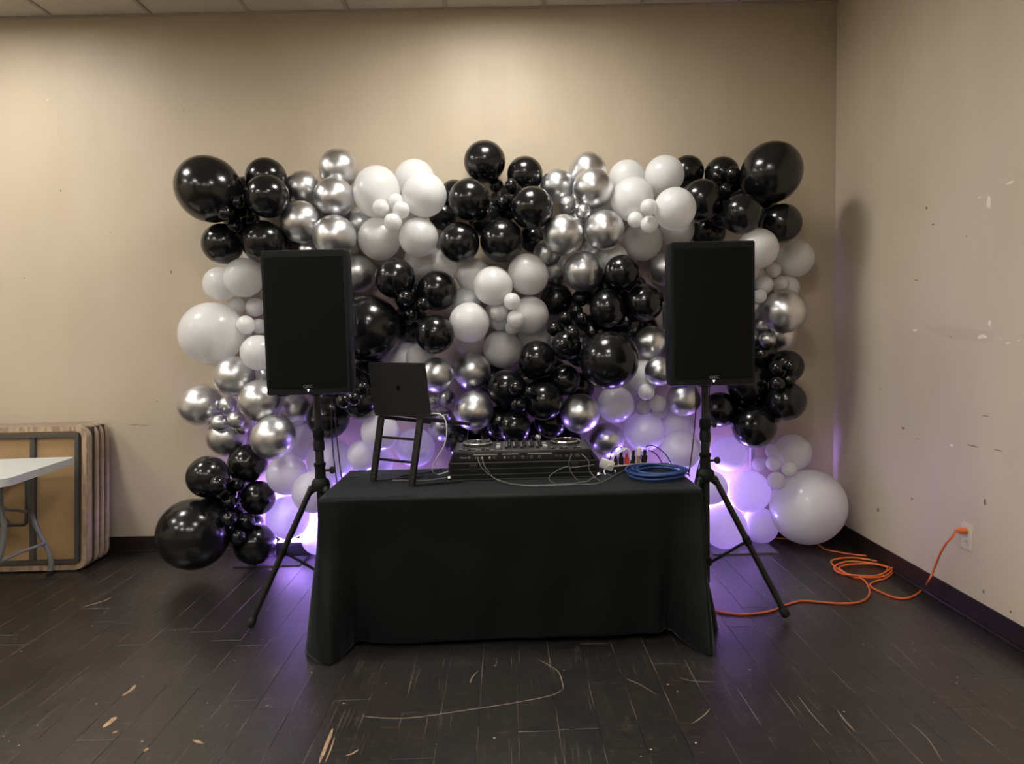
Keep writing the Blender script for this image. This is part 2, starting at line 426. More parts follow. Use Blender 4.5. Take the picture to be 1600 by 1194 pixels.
# marks on the walls: chips where the paint is gone, dents, touch-up patches (children of their wall, 0.5 mm proud)
def blob(bm, c, ax, bx, n, w_, h_, th, rr):
    pts = []
    k = 9
    for i in range(k):
        a = 2*PI*i/k; s = rr.uniform(.55, 1.)
        pts.append((math.cos(a)*w_*s, math.sin(a)*h_*s))
    return prism(bm, pts, 0, th, lambda u, v, q: c+ax*u+bx*v+n*q)
rr = random.Random(5)
for px, py, w_, h_, k_ in ((1545, 317, 3, 12, 'chip'), (1531, 308, 2, 2, 'chip'), (1578, 286, 6, 3, 'chip'), (1448, 325, 1.5, 3, 'ding'), (1458, 351, 2, 1.5, 'ding'), (1510, 369, 1.5, 1, 'ding'),
        (1430, 516, 5, 2.5, 'chip'), (1534, 526, 8, 4.5, 'chip'), (1546, 505, 2, 7, 'chip'), (1575, 536, 3, 2, 'chip'), (1592, 531, 2.5, 1.2, 'chip'), (1563, 529, 1.5, 1, 'chip'), (1486, 526, 1.2, 1, 'ding'),
        (1411, 669, 3, 2, 'ding'), (1434, 686, 1.5, 1, 'ding'), (1375, 608, 1, 1, 'ding'), (1520, 697, 10, 1, 'ding'), (1560, 704, 6, 1, 'ding'), (1487, 696, 3, 3, 'chip'), (1372, 797, 1.6, 4, 'ding'), (1406, 878, 2, 3, 'ding'), (1537, 925, 1.5, 4, 'ding'),
        (1425, 780, 1.5, 3, 'ding'), (1539, 784, 2, 8, 'ding'), (1579, 956, 1.5, 2.5, 'ding'), (1432, 438, 3, 1, 'ding'), (1540, 650, 6, .8, 'ding')):
    c = PX(px, py, WX-.0004); d = c.length; s = abs(c.y)/FPX
    bm = blob(B(), c, Vector((0, -1, 0)), Vector((0, 0, 1)), Vector((-1, 0, 0)), w_*s*1.9, h_*s, .0006, rr)
    obj('paint_chip' if k_ == 'chip' else 'dent', bm, k_, wall_right, smooth=False)
for px, py, w_, h_, k_ in ((287, 172, 1.2, 1.2, 'ding'), (95, 298, 1.2, 2, 'ding'), (268, 425, 2, 3, 'ding'), (245, 628, 3, 1, 'ding'), (38, 435, 1.5, 1.2, 'ding'), (210, 664, 12, .7, 'ding'), (225, 665, 10, .7, 'ding'),
        (1238, 400, 1, 1, 'ding'), (884, 213, 1, 1, 'patch2'), (74, 156, 2, 1.5, 'patch2'), (1583, 130, 1, 1, 'ding')):
    if px > 1305: continue
    c = PY(px, py, WY-.0004); s = WY/FPX
    obj('dent', blob(B(), c, Vector((1, 0, 0)), Vector((0, 0, 1)), Vector((0, -1, 0)), w_*s, h_*s, .0006, rr), k_, wall_back, smooth=False)
def rough_patch(x0, x1, y0, y1, k_, pr=.0005):
    a, b_ = PY(x0, y1, WY), PY(x1, y0, WY); pts = []
    for i in range(10): pts.append((a.x+(b_.x-a.x)*i/10+rr.uniform(-.008, .008), a.z+rr.uniform(-.03, .03)))
    for i in range(6): pts.append((b_.x+rr.uniform(-.01, .01), a.z+(b_.z-a.z)*i/6))
    for i in range(10): pts.append((b_.x-(b_.x-a.x)*i/10, b_.z+rr.uniform(-.02, .02)))
    for i in range(6): pts.append((a.x+rr.uniform(-.01, .01), b_.z-(b_.z-a.z)*i/6))
    obj('touch_up_patch', prism(B(), pts, WY-pr, WY-pr+.0004, lambda u, v, q: Vector((u, q, v))), k_, wall_back, smooth=False)
MT['tp'] = wall_mat('touch_up_patch_paint', (.521, .437, .328)); MT['tp2'] = wall_mat('touch_up_patch_light', (.538, .453, .341))
rough_patch(752, 792, 100, 215, 'tp', .0012); rough_patch(708, 850, 62, 232, 'tp2'); rough_patch(94, 150, 96, 225, 'tp')
# the pale smear band on the right wall
a, b_ = PX(1443, 516, WX), PX(1552, 528, WX)
MT['tp3'] = wall_mat('smeared_paint', (.60, .515, .40))
obj('touch_up_patch', prism(B(), [(a.y, a.z+.02), (a.y-.2, a.z+.025), (b_.y+.2, b_.z+.045), (b_.y, b_.z+.03), (b_.y, b_.z-.02), (b_.y+.3, b_.z-.01), (a.y-.1, a.z-.02)], WX-.0004, WX-.0001, lambda u, v, q: Vector((q, u, v))), 'tp3', wall_right, smooth=False)
# long curved scratches on the floor
def scratch(P, wd, m_='scratch'):
    pts = smoothpath([PZ(x, y, 0) for x, y in P], 8); bm = B(); V = []
    for i, p in enumerate(pts):
        d = (pts[min(i+1, len(pts)-1)]-pts[max(i-1, 0)]).normalized(); nrm = Vector((-d.y, d.x, 0))
        k = wd*min(1, (i+.3)/4, (len(pts)-i-.7)/4)
        V.append((bm.verts.new(p+nrm*k+Vector((0, 0, .0004))), bm.verts.new(p-nrm*k+Vector((0, 0, .0004)))))
    for A, C_ in zip(V, V[1:]): bm.faces.new((A[0], A[1], C_[1], C_[0]))
    r_ = bmesh.ops.extrude_face_region(bm, geom=bm.faces[:])
    bmesh.ops.translate(bm, vec=(0, 0, -.0003), verts=[q for q in r_['geom'] if isinstance(q, bmesh.types.BMVert)])
    obj('scratch', bm, m_, flo, smooth=False)
scratch([(565, 1117), (580, 1121), (640, 1122), (720, 1111), (800, 1099), (860, 1087), (880, 1077)], .0022)
scratch([(881, 1079), (874, 1052), (858, 1040), (840, 1030)], .002)
scratch([(735, 1068), (738, 1058), (748, 1048)], .003); scratch([(1080, 1132), (1100, 1118), (1110, 1107)], .003)
scratch([(977, 1060), (1000, 1070), (1025, 1085)], .002); scratch([(1060, 1058), (1080, 1064), (1115, 1066)], .002)
scratch([(125, 950), (160, 940), (172, 934)], .006); scratch([(1388, 1001), (1410, 1020), (1437, 1048)], .0025)
scratch([(1350, 1072), (1374, 1084)], .002); scratch([(1308, 1110), (1322, 1128), (1337, 1144)], .0035); scratch([(1245, 1085), (1270, 1118), (1300, 1150)], .002)
scratch([(1420, 1128), (1450, 1155), (1473, 1192)], .0022)
for P, wd in (([(498, 1194), (511, 1162), (520, 1138)], .007), ([(508, 1192), (517, 1170), (523, 1152)], .003), ([(540, 1181), (552, 1177), (560, 1171)], .004), ([(160, 1138), (175, 1126), (180, 1120)], .012), ([(190, 1088), (205, 1078), (212, 1070)], .009), ([(175, 1146), (185, 1142)], .01), ([(300, 1156), (318, 1162)], .008), ([(225, 1175), (232, 1168)], .008)):
    scratch(P, wd, 'bare')

# ------------------------------------------------------------------ balloon backdrop
# cluster, colour, layer (0 behind ... 4 smallest in front), x, y, radius in px, elongation, angle
CL = dict(b1='black cluster at the top left corner', s1='silver cluster above the left speaker', w1='white cluster at the upper left', b2='black cluster at the top centre',
    s2='silver cluster right of the top centre', w2='white cluster above the right speaker', b3='black cluster at the top right corner', w3='white cluster right of the right speaker',
    s3='silver cluster right of the right speaker', b4='black cluster low right of the right speaker', w4='white cluster at the bottom right corner', w5='white cluster behind the blue cable coil',
    s4='silver cluster behind the mixer', b5='black cluster left of the right speaker', w6='white cluster in the middle', b6='black cluster right of the left speaker',
    s5='silver cluster behind the laptop', w7='white cluster behind the laptop stand', w8='purple-lit white cluster behind the left pole', b7='black cluster between left speaker and laptop',
    s6='silver cluster low left of the left speaker', w9='white cluster left of the left speaker', b8='black cluster at the bottom left corner', b9='black cluster low left of the central giant', b0='black cluster just above the mixer deck', wh='white cluster hidden behind the left speaker', bh='black cluster hidden behind the left speaker', sh='silver cluster hidden behind the left speaker', br='black cluster hidden behind the right speaker', wr='white cluster hidden behind the right speaker', sr='silver cluster hidden behind the right speaker', s7='silver cluster peeking out left of the right speaker')
BL = '''
b1 3 327 296 52 1.06 45;b1 1 416 279 32;b1 2 418 307 34;b1 2 348 381 32;b1 2 412 378 34;b1 0 451 376 26;b1 0 385 300 24;b1 0 378 345 28
b1 4 371 316 10;b1 4 352 333 12;b1 4 387 338 12;b1 4 366 354 10.5
s1 1 530 265 32;s1 1 473 295 28;s1 2 522 309 32;s1 2 471 347 33;s1 3 523 370 34;s1 0 562 350 26;s1 0 482 394 24;s1 1 559 427 30;s1 0 540 388 22
w1 2 589 300 38 1.1 90;w1 1 648 281 32;w1 2 663 305 35;w1 1 593 373 34;w1 2 654 371 31;w1 4 595 325 13.5;w1 4 619 316 13.5;w1 4 627 328 13.5;w1 4 613.6 347.7 14.5;w1 0 661 408 30;w1 0 700 412 26;w1 0 625 345 26
b2 1 757.5 253 33;b2 1 820 273 28.5;b2 2 733.5 312 33;b2 2 831 325 34;b2 2 718 379 32;b2 2 784 375.5 34.5;b2 0 833 373 22;b2 0 711 306 25;b2 0 692 338 22;b2 0 783 325 26
b2 4 775.5 290 11.5;b2 4 799 290 10.5;b2 4 784 317 10.5
s2 1 918 268 30;s2 1 871 291 27;s2 2 926 295 32;s2 2 880 367 32;s2 2 944 360 32;s2 4 886 320 14;s2 4 911.5 331 12.7;s2 3 911 424 32;s2 0 866 420 26;s2 0 855 396 22;s2 0 932 392 24;s2 0 905 340 26
w2 1 979.7 279 29;w2 2 1038 274 31;w2 2 989 312 35;w2 3 1054 326.5 33.5;w2 1 1004 377 31;w2 0 1058 360 27;w2 4 1013.6 324 13.5;w2 4 992.6 343.5 12.5;w2 4 1014.7 351 14;w2 0 956 405 26;w2 0 952 325 24
b3 0 1074 269 26;b3 1 1128 272 27;b3 3 1205 270 48 1.04 135;b3 1 1096 313 33;b3 2 1159 334 32;b3 2 1221 349 31;b3 0 1107 362 27;b3 0 1165 300 26;b3 4 1120.6 275.5 10.5;b3 4 1145 272 12;b3 4 1134 297 11.5
w3 2 1184 389 32;w3 1 1242 404 29.5;w3 0 1175 442 30;w3 0 1229 450 20;w3 4 1208.6 422 12;w3 4 1195 445 13.5;w3 4 1220 443 12;w3 4 1187 463 11
s3 2 1225 487 34.5;s3 4 1189 507 15;s3 4 1199 530.6 13.5;s3 4 1172 527 14;s3 0 1221 524 24;s3 0 1176 480 20
b4 0 1190 556 26;b4 1 1229 573 26.5;b4 1 1228 627 31;b4 2 1168 600 32;b4 2 1178.4 667 34;b4 1 1125 640 28;b4 4 1215 577 14;b4 4 1236 572 10;b4 4 1215 600 12;b4 4 1234 594 9
w4 1 1238.5 707 29;w4 3 1262.5 792 57 1.06 135;w4 4 1206.5 705 11;w4 4 1187 725 12;w4 4 1209 724 12.5;w4 4 1233.5 733 12.5;w4 4 1213 751 14;w4 2 1138.5 709 28;w4 2 1171 768 33;w4 1 1188 821 28;w4 2 1132 823 35;w4 1 1110 762 27
w5 2 962 632 29.5;w5 2 1007 674 32;w5 1 1064 703 31.5;w5 4 1009.6 612.5 13;w5 4 1027 630 14;w5 4 1004 636.5 12.4;w5 3 1031 641 13;w5 1 1006 588 26;w5 0 980 600 25;w5 0 1060 664 27;w5 0 1086 745 26
s4 2 906 646 31.5;s4 1 948 688 28
b5 1 972 426 28;b5 2 1007 473 30;b5 2 949 482 29 1.06 90;b5 1 870 469 26;b5 3 952 563 46.5;b5 0 925 520 30;b5 0 892 520 28;b5 0 1005 515 24;b5 4 907 466 13.5;b5 4 900.6 486 10.5;b5 4 909 497 9.5;b5 4 883.6 496.5 10.5;b5 4 866 514 12;b5 4 894.5 521 9.5;b5 4 879 539 9.5
w6 3 770.6 447 31;w6 2 825 429 32 1.06 60;w6 2 733.5 504 32;w6 2 828 492 29.5;w6 1 785 545 30.5;w6 0 740 431 28;w6 0 727 473 24;w6 0 735 533 26;w6 0 835 526 26;w6 4 800 471 13.5;w6 4 779 488.5 14;w6 4 806 499 14.5;w6 3 781 505 12;w6 3 801 512 12;w6 0 785 490 28
b6 2 617.5 435 32;b6 2 683 454.5 32;b6 2 679 522.5 31;b6 2 575 513 53;b6 4 633 466 12.5;b6 4 660.6 475.5 11.5;b6 4 641.6 493 11;b6 0 641 505 30;b6 0 640 465 24
s5 2 682 586 28;s5 2 737 580 30;s5 3 740 641.5 31.5;s5 4 698 621 14;s5 4 673 627 13.5;s5 4 693 649 14;s5 0 692 666 24
w7 2 594 675 30;w7 2 649 699 31;w7 0 583 720 32;w7 0 635 565 30;w7 0 660 560 26
w8 1 516 720 36;w8 0 568 712 26;w8 2 449 742 32;w8 3 489 769 33;w8 2 450 808.6 34;w8 1 499 838 29;w8 0 472 690 30
b7 1 513 652 34;b7 1 563 628 28;b7 0 578 590 32;b7 4 553 623 11.5;b7 4 537 627 11.5;b7 0 530 615 26;b7 4 568 605 9
s6 1 366 588 32;s6 2 314 633 34 1.06 0;s6 2 407 626 33.5;s6 2 427 683.5 35 1.04 135;s6 1 354 683 31;s6 4 355.6 632.6 14.5;s6 4 343 661 13.5;s6 4 369 656 14;s6 3 378 667 12;s6 0 461 640 27;s6 0 404 592 24
w9 2 381 434 31;w9 1 345 444 27;w9 2 331 521 49.5 1.03 150;w9 1 404 551 28;w9 4 369 478 14.5;w9 4 399 480 15;w9 4 384 508 15;w9 3 405 510 12
b8 1 325 745 33;b8 1 387 725 31;b8 2 403 778 27;b8 3 303 834 56;b8 2 398 850 32.5;b8 4 340.5 756 13;b8 4 370 757 11.5;b8 4 358 785 12.5;b8 4 357.6 811 12.5;b8 4 384 815 14;b8 3 401 815 11;b8 4 371 839 13;b8 0 362 775 28
b9 2 839 562 30;b9 1 882 594 25;b9 2 849 627 31;b9 1 790 607 29;b9 4 805.6 606 12;b9 4 827.5 613 10;b9 4 811 632 13.5;b0 1 804 668 26;b0 0 845 680 26;b0 0 885 690 24;b0 0 765 690 26;b0 0 720 690 26
b9 0 800 640 27;b9 0 770 595 26;b9 0 860 585 28;b9 0 905 605 24;b9 0 825 595 26;b0 0 860 660 26;b0 0 780 660 26;b5 0 930 452 28;b5 0 985 455 28;b5 0 978 505 28;b5 0 908 548 26;b5 0 885 540 24;b2 0 758 345 26;b2 0 800 310 24;b7 0 548 600 28;b7 0 590 625 24;b4 0 1195 600 28;b4 0 1150 640 26;b4 0 1200 640 26;b8 0 365 815 26;b8 0 345 770 26;b3 0 1130 330 28;b3 0 1190 330 26
wh 1 445 470 30;wh 1 458 532 31;wh 1 503 575 30;bh 1 492 440 31;bh 1 522 490 28;bh 1 497 510 30;sh 1 455 588 27;br 1 1088 450 31;br 1 1132 470 31;br 1 1080 510 30;wr 1 1122 535 31;wr 1 1138 425 28;sr 1 1090 575 26
s7 1 1017 535 26;s7 1 1040 420 27;s7 1 1030 580 23;s7 1 1068 624 27;b5 0 1075 560 30;w3 0 1160 420 26
'''
COLN = {'b': 'black', 's': 'silver', 'w': 'white'}
balls = []
for ent in BL.replace('\n', ';').split(';'):
    p = ent.split()
    if not p: continue
    balls.append(dict(cl=p[0], lay=int(p[1]), x=float(p[2]), y=float(p[3]), r=float(p[4]), el=float(p[5]) if len(p) > 5 else 1., an=float(p[6]) if len(p) > 6 else 0., i=len(balls)))
placed = []
for b in sorted(balls, key=lambda q: (q['lay'], q['i'])):
    lim = 5.02
    for o in placed:
        d = math.hypot(o['x']-b['x'], o['y']-b['y'])
        if d < (o['r']+b['r'])*.80 and o['lay'] != b['lay'] or d < (o['r']+b['r'])*.9 and o['lay'] == b['lay']: lim = min(lim, o['c'].y-.01)
    Y = lim
    R0 = b['r']*4.7/FPX
    Y = min(Y, 5.03-R0)
    while True:
        c = PY(b['x'], b['y'], Y); R = b['r']*((c-CP).dot(fw))/FPX
        ok = c.z-R > -.001 or Y < 4.3
        if ok:
            for o in placed:
                if (o['c']-c).length < (o['R']+R)*(.93 if b['lay'] else .80): ok = False; break
        if ok or Y < (4.0 if b['lay'] == 4 else 4.2): break
        Y -= .01
    b['c'] = c; b['R'] = R; placed.append(b)

def balloon_mesh(col, nseg, nr):
    """unit balloon, knot towards +Z"""
    prof = []
    for k in range(nr+1):
        a = PI*k/nr           # from front (−Z) to the neck (+Z)
        z = -math.cos(a); r = math.sin(a)
        if z > 0: z *= 1+.10*z*z; r *= 1-.05*z
        prof.append((r, z))
    prof[0] = (0, -1.)
    prof[-1] = (.028, 1.10); prof += [(.022, 1.125), (.05, 1.15), (.045, 1.17), (0, 1.165)]
    bm = lathe(B(), prof, nseg)
    bmesh.ops.recalc_face_normals(bm, faces=bm.faces)
    for f_ in bm.faces: f_.smooth = True
    me = bpy.data.meshes.new('balloon_'+col); bm.to_mesh(me); bm.free(); me.materials.append(MT[col]); return me
BM_ = {(c, k): balloon_mesh(c, *q) for c in ('black', 'silver', 'white') for k, q in (('b', (40, 26)), ('s', (24, 16)))}
ccen = {}
for k in CL:
    q = [b for b in balls if b['cl'] == k]; ccen[k] = sum((b['c'] for b in q), Vector())/len(q)
def size_of(b):
    if b['lay'] == 0: return 'half-hidden'
    if b['r'] >= 44: return 'giant'
    if b['r'] < 18: return 'small'
    return 'round'
# position words inside each cluster, one per balloon
groups = {}
for b in balls: groups.setdefault((b['cl'], size_of(b)), []).append(b)
SL = {'uppermost': (0, -1), 'upper right': (.7, -.7), 'rightmost': (1, 0), 'lower right': (.7, .7), 'lowest': (0, 1), 'lower left': (-.7, .7), 'leftmost': (-1, 0), 'upper left': (-.7, -.7), 'middle': (0, 0)}
for (k, s), q in groups.items():
    n_ = len(q)
    if n_ == 1: q[0]['pos'] = 'in'; continue
    mx_ = sum(b['x'] for b in q)/n_; my_ = sum(b['y'] for b in q)/n_
    if n_ == 2:
        a, c = q
        if abs(a['x']-c['x']) > abs(a['y']-c['y']):
            a, c = (a, c) if a['x'] < c['x'] else (c, a); a['pos'] = 'left in'; c['pos'] = 'right in'
        else:
            a, c = (a, c) if a['y'] < c['y'] else (c, a); a['pos'] = 'upper in'; c['pos'] = 'lower in'
        continue
    sc = max(math.hypot(b['x']-mx_, b['y']-my_) for b in q)
    used = set(); done = set()
    for axis, sg, nm in (('y', -1, 'uppermost'), ('y', 1, 'lowest'), ('x', -1, 'leftmost'), ('x', 1, 'rightmost')):
        b = max(q, key=lambda e: e[axis]*sg)
        if id(b) not in done and (len(done) < n_): b['pos'] = nm+' in'; done.add(id(b)); used.add(nm)
    pairs = sorted(((((b['x']-mx_)/sc-v[0])**2+((b['y']-my_)/sc-v[1])**2, id(b), nm) for b in q for nm, v in SL.items()), key=lambda e: e[0])
    byid = {id(b): b for b in q}
    for d, bi, nm in pairs:
        if bi in done or nm in used or nm in ('uppermost', 'lowest', 'leftmost', 'rightmost'): continue
        byid[bi]['pos'] = nm+' in'; done.add(bi); used.add(nm)
    for b in q:
        if 'pos' not in b: b['pos'] = 'amid the others in'; print('DUP?', k, s)
rb = random.Random(3)
for b in sorted(balls, key=lambda q: (q['cl'], q['lay'])):
    col = COLN[b['cl'][0]]; s = size_of(b)
    o = bpy.data.objects.new('balloon', BM_[(col, 's' if b['r'] < 18 else 'b')]); COL.objects.link(o)
    cc = ccen[b['cl']]; d = Vector((cc.x-b['c'].x, .30, cc.z-b['c'].z))
    if s == 'small': d = Vector((rb.uniform(-.2, .2), 1, rb.uniform(-.2, .2)))
    else: d = Vector((max(-.25, min(.25, d.x)), .5, max(-.25, min(.25, d.z))))
    d.normalize()
    q = d.to_track_quat('Z', 'Y')
    R = b['R']*.99; o.location = b['c']
    if b['el'] != 1.:
        th = math.radians(b['an']); ax = Vector((math.cos(th), 0, -math.sin(th)))
        ax = (ax-d*ax.dot(d)).normalized(); ay = d.cross(ax)
        o.rotation_euler = Matrix((ax, ay, d)).transposed().to_euler(); o.scale = (R*b['el'], R/b['el']**.5, R)
    else:
        o.rotation_euler = q.to_euler(); o.scale = (R, R, R)
    extra = {'black': 'glossy black', 'silver': 'chrome silver', 'white': 'white'}[col]
    setp(o, (f"{s} {extra} balloon, {b['pos']} {CL[b['cl']]}" if b['pos'] != 'in' else f"{s} {extra} balloon in {CL[b['cl']]}"), 'balloon', f"{s} {col} balloons of the backdrop")

# frame standing behind the balloons, with its two floor plates
for sd, (x0, x1) in enumerate( ((PZ(366, 886).x, PZ(470, 884).x), (PZ(1116, 870).x, PZ(1220, 867).x))):
    fl = thing('backdrop_stand', ('grey gloss floor plate and post of the balloon backdrop, behind the left tripod', 'grey gloss floor plate and post of the balloon backdrop, behind the right tripod')[sd], 'stand', ((x0+x1)/2, 4.9, 0), 'stands of the balloon backdrop')
    obj('floor_plate', box(B(), x0, x1, 4.66, 5.03, .0, .010, .002, 1), 'plate', fl, smooth=False)
    xm = x0+.05 if sd == 0 else x1-.05
    obj('post', box(B(), xm-.016, xm+.016, 5.035, 5.06, .0, 2.55, .003, 1), 'bwhite', fl, smooth=False)
fl = thing('backdrop_frame', 'white cross bar behind the top row of balloons', 'frame', (0, 5.05, .45))
for z in (2.5, ): obj('cross_bar', box(B(), -1.76, 1.70, 5.038, 5.056, z-.012, z+.012, .003, 1), 'bwhite', fl, smooth=False)

# purple uplights on the floor behind the balloons
def uplight(cx, cy, label, pw=1.):
    t = thing('uplight', label, 'uplight', (cx, cy, 0), 'floor uplights under the balloons')
    obj('housing', box(B(), cx-.115, cx+.115, cy-.05, cy+.05, .012, .108, .008, 2), 'lampbody', t)
    bm = B()
    for sx in (-1, 1): box(bm, cx+sx*.095-.012, cx+sx*.095+.012, cy-.045, cy+.045, 0.0005, .013, .002, 1)
    obj('foot', bm, 'rubber', t)
    obj('lens', box(B(), cx-.098, cx+.098, cy-.036, cy+.036, .107, .112, .002, 1), 'lens' if pw > .5 else 'lensdim', t)
    bm = B()
    tube(bm, [(cx-.12, cy, .06), (cx-.125, cy, .10), (cx-.118, cy, .112)], .004, 8); tube(bm, [(cx+.12, cy, .06), (cx+.125, cy, .10), (cx+.118, cy, .112)], .004, 8)
    obj('bracket', bm, 'steel', t)
    ld = bpy.data.lights.new('uplight_beam', 'AREA'); ld.shape = 'RECTANGLE'; ld.size = .2; ld.size_y = .08; ld.energy = UPLIGHT_W*pw; ld.color = (.37, .23, 1.)
    lo = bpy.data.objects.new('uplight_beam', ld); COL.objects.link(lo); lo.parent = t; lo.location = (0, 0, .118); lo.rotation_euler = (PI+.12, 0, 0)
uplight(PZ(461, 867).x, 4.90, 'black purple-shining uplight box on the floor behind the left tripod leg', 1.35)
uplight(1.46, 4.99, 'black purple-shining uplight box hidden by the white balloons behind the right tripod', .8)
uplight(-.80, 4.96, 'black purple-shining uplight box behind the left half of the table', .28)
uplight(.85, 4.96, 'black purple-shining uplight box behind the right half of the table', .12)

# ------------------------------------------------------------------ table and cloth
TX0, TX1, TY0, TY1, TZ = -.935, .945, 3.40, 4.11, .745
t = thing('folding_table', 'folding table almost wholly under the black tablecloth', 'table', (0, 3.75, 0))
obj('tabletop', box(B(), TX0+.01, TX1-.01, TY0+.01, TY1-.01, TZ-.05, TZ-.005, .008, 2), 'gplast', t)
for sx in (-1, 1):
    for y in (TY0+.1, TY1-.1):
        obj('leg', tube(B(), [(sx*.74, y, TZ-.05), (sx*.76, y, .35), (sx*.80, y, .001)], .013, 10), 'gsteel', t)
    obj('leg_brace', tube(B(), [(sx*.755, TY0+.1, .3), (sx*.755, TY1-.1, .3)], .01, 8), 'gsteel', t)
# cloth: rows of points from the table edge down to a hem whose folds flare at the corners
ctl = [((TX0, TY1), (-.97, 4.16), .04), ((TX0, 3.95), (-.985, 3.93), .03), ((TX0, 3.8), (-.955, 3.8), .03), ((TX0, 3.66), (-.99, 3.66), .02), ((TX0, 3.55), (-.975, 3.56), .015),
       ((TX0, 3.47), (-1.02, 3.45), .006), ((TX0, 3.42), (-1.01, 3.35), .004), ((TX0, TY0), (-.93, 3.24), .003), ((TX0+.04, TY0), (-.866, 3.205), .001), ((TX0+.08, TY0), (-.83, 3.25), .004), ((TX0+.13, TY0), (-.80, 3.335), .015),
       ((-.74, TY0), (-.765, 3.405), .03), ((-.65, TY0), (-.66, 3.378), .028), ((-.5, TY0), (-.5, 3.372), .026), ((-.32, TY0), (-.32, 3.382), .03), ((-.15, TY0), (-.15, 3.378), .03), ((0, TY0), (0, 3.388), .032), ((.15, TY0), (.15, 3.376), .033),
       ((.32, TY0), (.32, 3.38), .035), ((.48, TY0), (.48, 3.372), .037), ((.62, TY0), (.61, 3.385), .038), ((.72, TY0), (.72, 3.37), .04), ((.80, TY0), (.775, 3.405), .045), ((.86, TY0), (.825, 3.33), .02), ((.91, TY0), (.885, 3.24), .004),
       ((TX1, TY0), (.93, 3.195), .002), ((TX1, 3.45), (.965, 3.30), .004), ((TX1, 3.50), (.975, 3.40), .01), ((TX1, 3.57), (1.045, 3.47), .004), ((TX1, 3.65), (1.03, 3.60), .006), ((TX1, 3.76), (.985, 3.74), .02), ((TX1, 3.88), (1.0, 3.88), .03), ((TX1, 4.0), (.975, 4.0), .03), ((TX1, TY1), (.99, 4.16), .04)]
back = [((.5, TY1), (.5, 4.15), .04), ((0, TY1), (0, 4.13), .04), ((-.5, TY1), (-.5, 4.15), .04)]
ctl += back
sub = 10
Tp = []; n_ = len(ctl)
Bp = smoothpath([(q[1][0], q[1][1], q[2]) for q in ctl], sub, closed=True)
for i in range(n_):
    a = Vector((*ctl[i][0], TZ)); b_ = Vector((*ctl[(i+1) % n_][0], TZ))
    for s in range(sub): Tp.append(a.lerp(b_, s/sub))
rows = 60; bm = B(); G = []
from mathutils import noise as mn
cxm = (TX0+TX1)/2; cym = (TY0+TY1)/2
for k in range(rows+1):
    tt = k/rows; ring = []
    for T_, H_ in zip(Tp, Bp):
        z = TZ-(TZ-max(H_.z, .001))*tt
        e = tt**1.25
        p = Vector((T_.x+(H_.x-T_.x)*e, T_.y+(H_.y-T_.y)*e, z))
        dn = Vector((T_.x-cxm, 0, 0)).normalized() if abs(abs(T_.x-cxm)-(TX1-TX0)/2) < .001 else Vector((0, -1 if T_.y < cym else 1, 0))
        if k: p += dn*.004
        if tt > .02:
            wv = .0075*mn.noise(Vector((p.x*4.5, p.y*4.5, p.z*3)))*min(1, tt*3)
            p += dn*wv*2.0
        if T_.y == TY0 and abs(T_.x) < .80:
            # pressed creases from folding
            zc1 = .40+.03*math.sin(T_.x*1.3); zc2 = .215+.02*T_.x
            cr = .009*math.exp(-((z-zc1)/.014)**2)+.008*math.exp(-((z-zc2)/.014)**2)+.007*math.exp(-((T_.x+.008)/.016)**2)+.002*math.exp(-((T_.x+.30)/.012)**2)+.002*math.exp(-((T_.x-.34)/.014)**2)
            p += dn*cr*min(1, tt*4)
        ring.append(bm.verts.new(p))
    G.append(ring)
nn = len(Tp)
for A, C_ in zip(G, G[1:]):
    for j in range(nn): bm.faces.new((A[j], A[(j+1) % nn], C_[(j+1) % nn], C_[j]))
# top sheet: concentric rings to the middle
inner = G[0]
for q in (.985, .93, .7, .35):
    ring = [bm.verts.new((cxm+(T_.x-cxm)*q if q > .9 else cxm+(T_.x-cxm)*(1-(1-q)*.6), cym+(T_.y-cym)*q, TZ+.004+.0012*mn.noise(Vector((T_.x*9, T_.y*9, q*5))))) for T_ in Tp]
    for j in range(nn): bm.faces.new((inner[j], inner[(j+1) % nn], ring[(j+1) % nn], ring[j]))
    inner = ring
bm.faces.new(inner)
for v in G[0]: v.co.z += .002
co = obj('tablecloth', bm, 'cloth', auto=80)
setp(co, 'long black tablecloth with pressed creases draped over the folding table to the floor', 'tablecloth')
so = co.modifiers.new('thickness', 'SOLIDIFY'); so.thickness = .0015; so.offset = -1
TZ = .7515   # resting height on the cloth

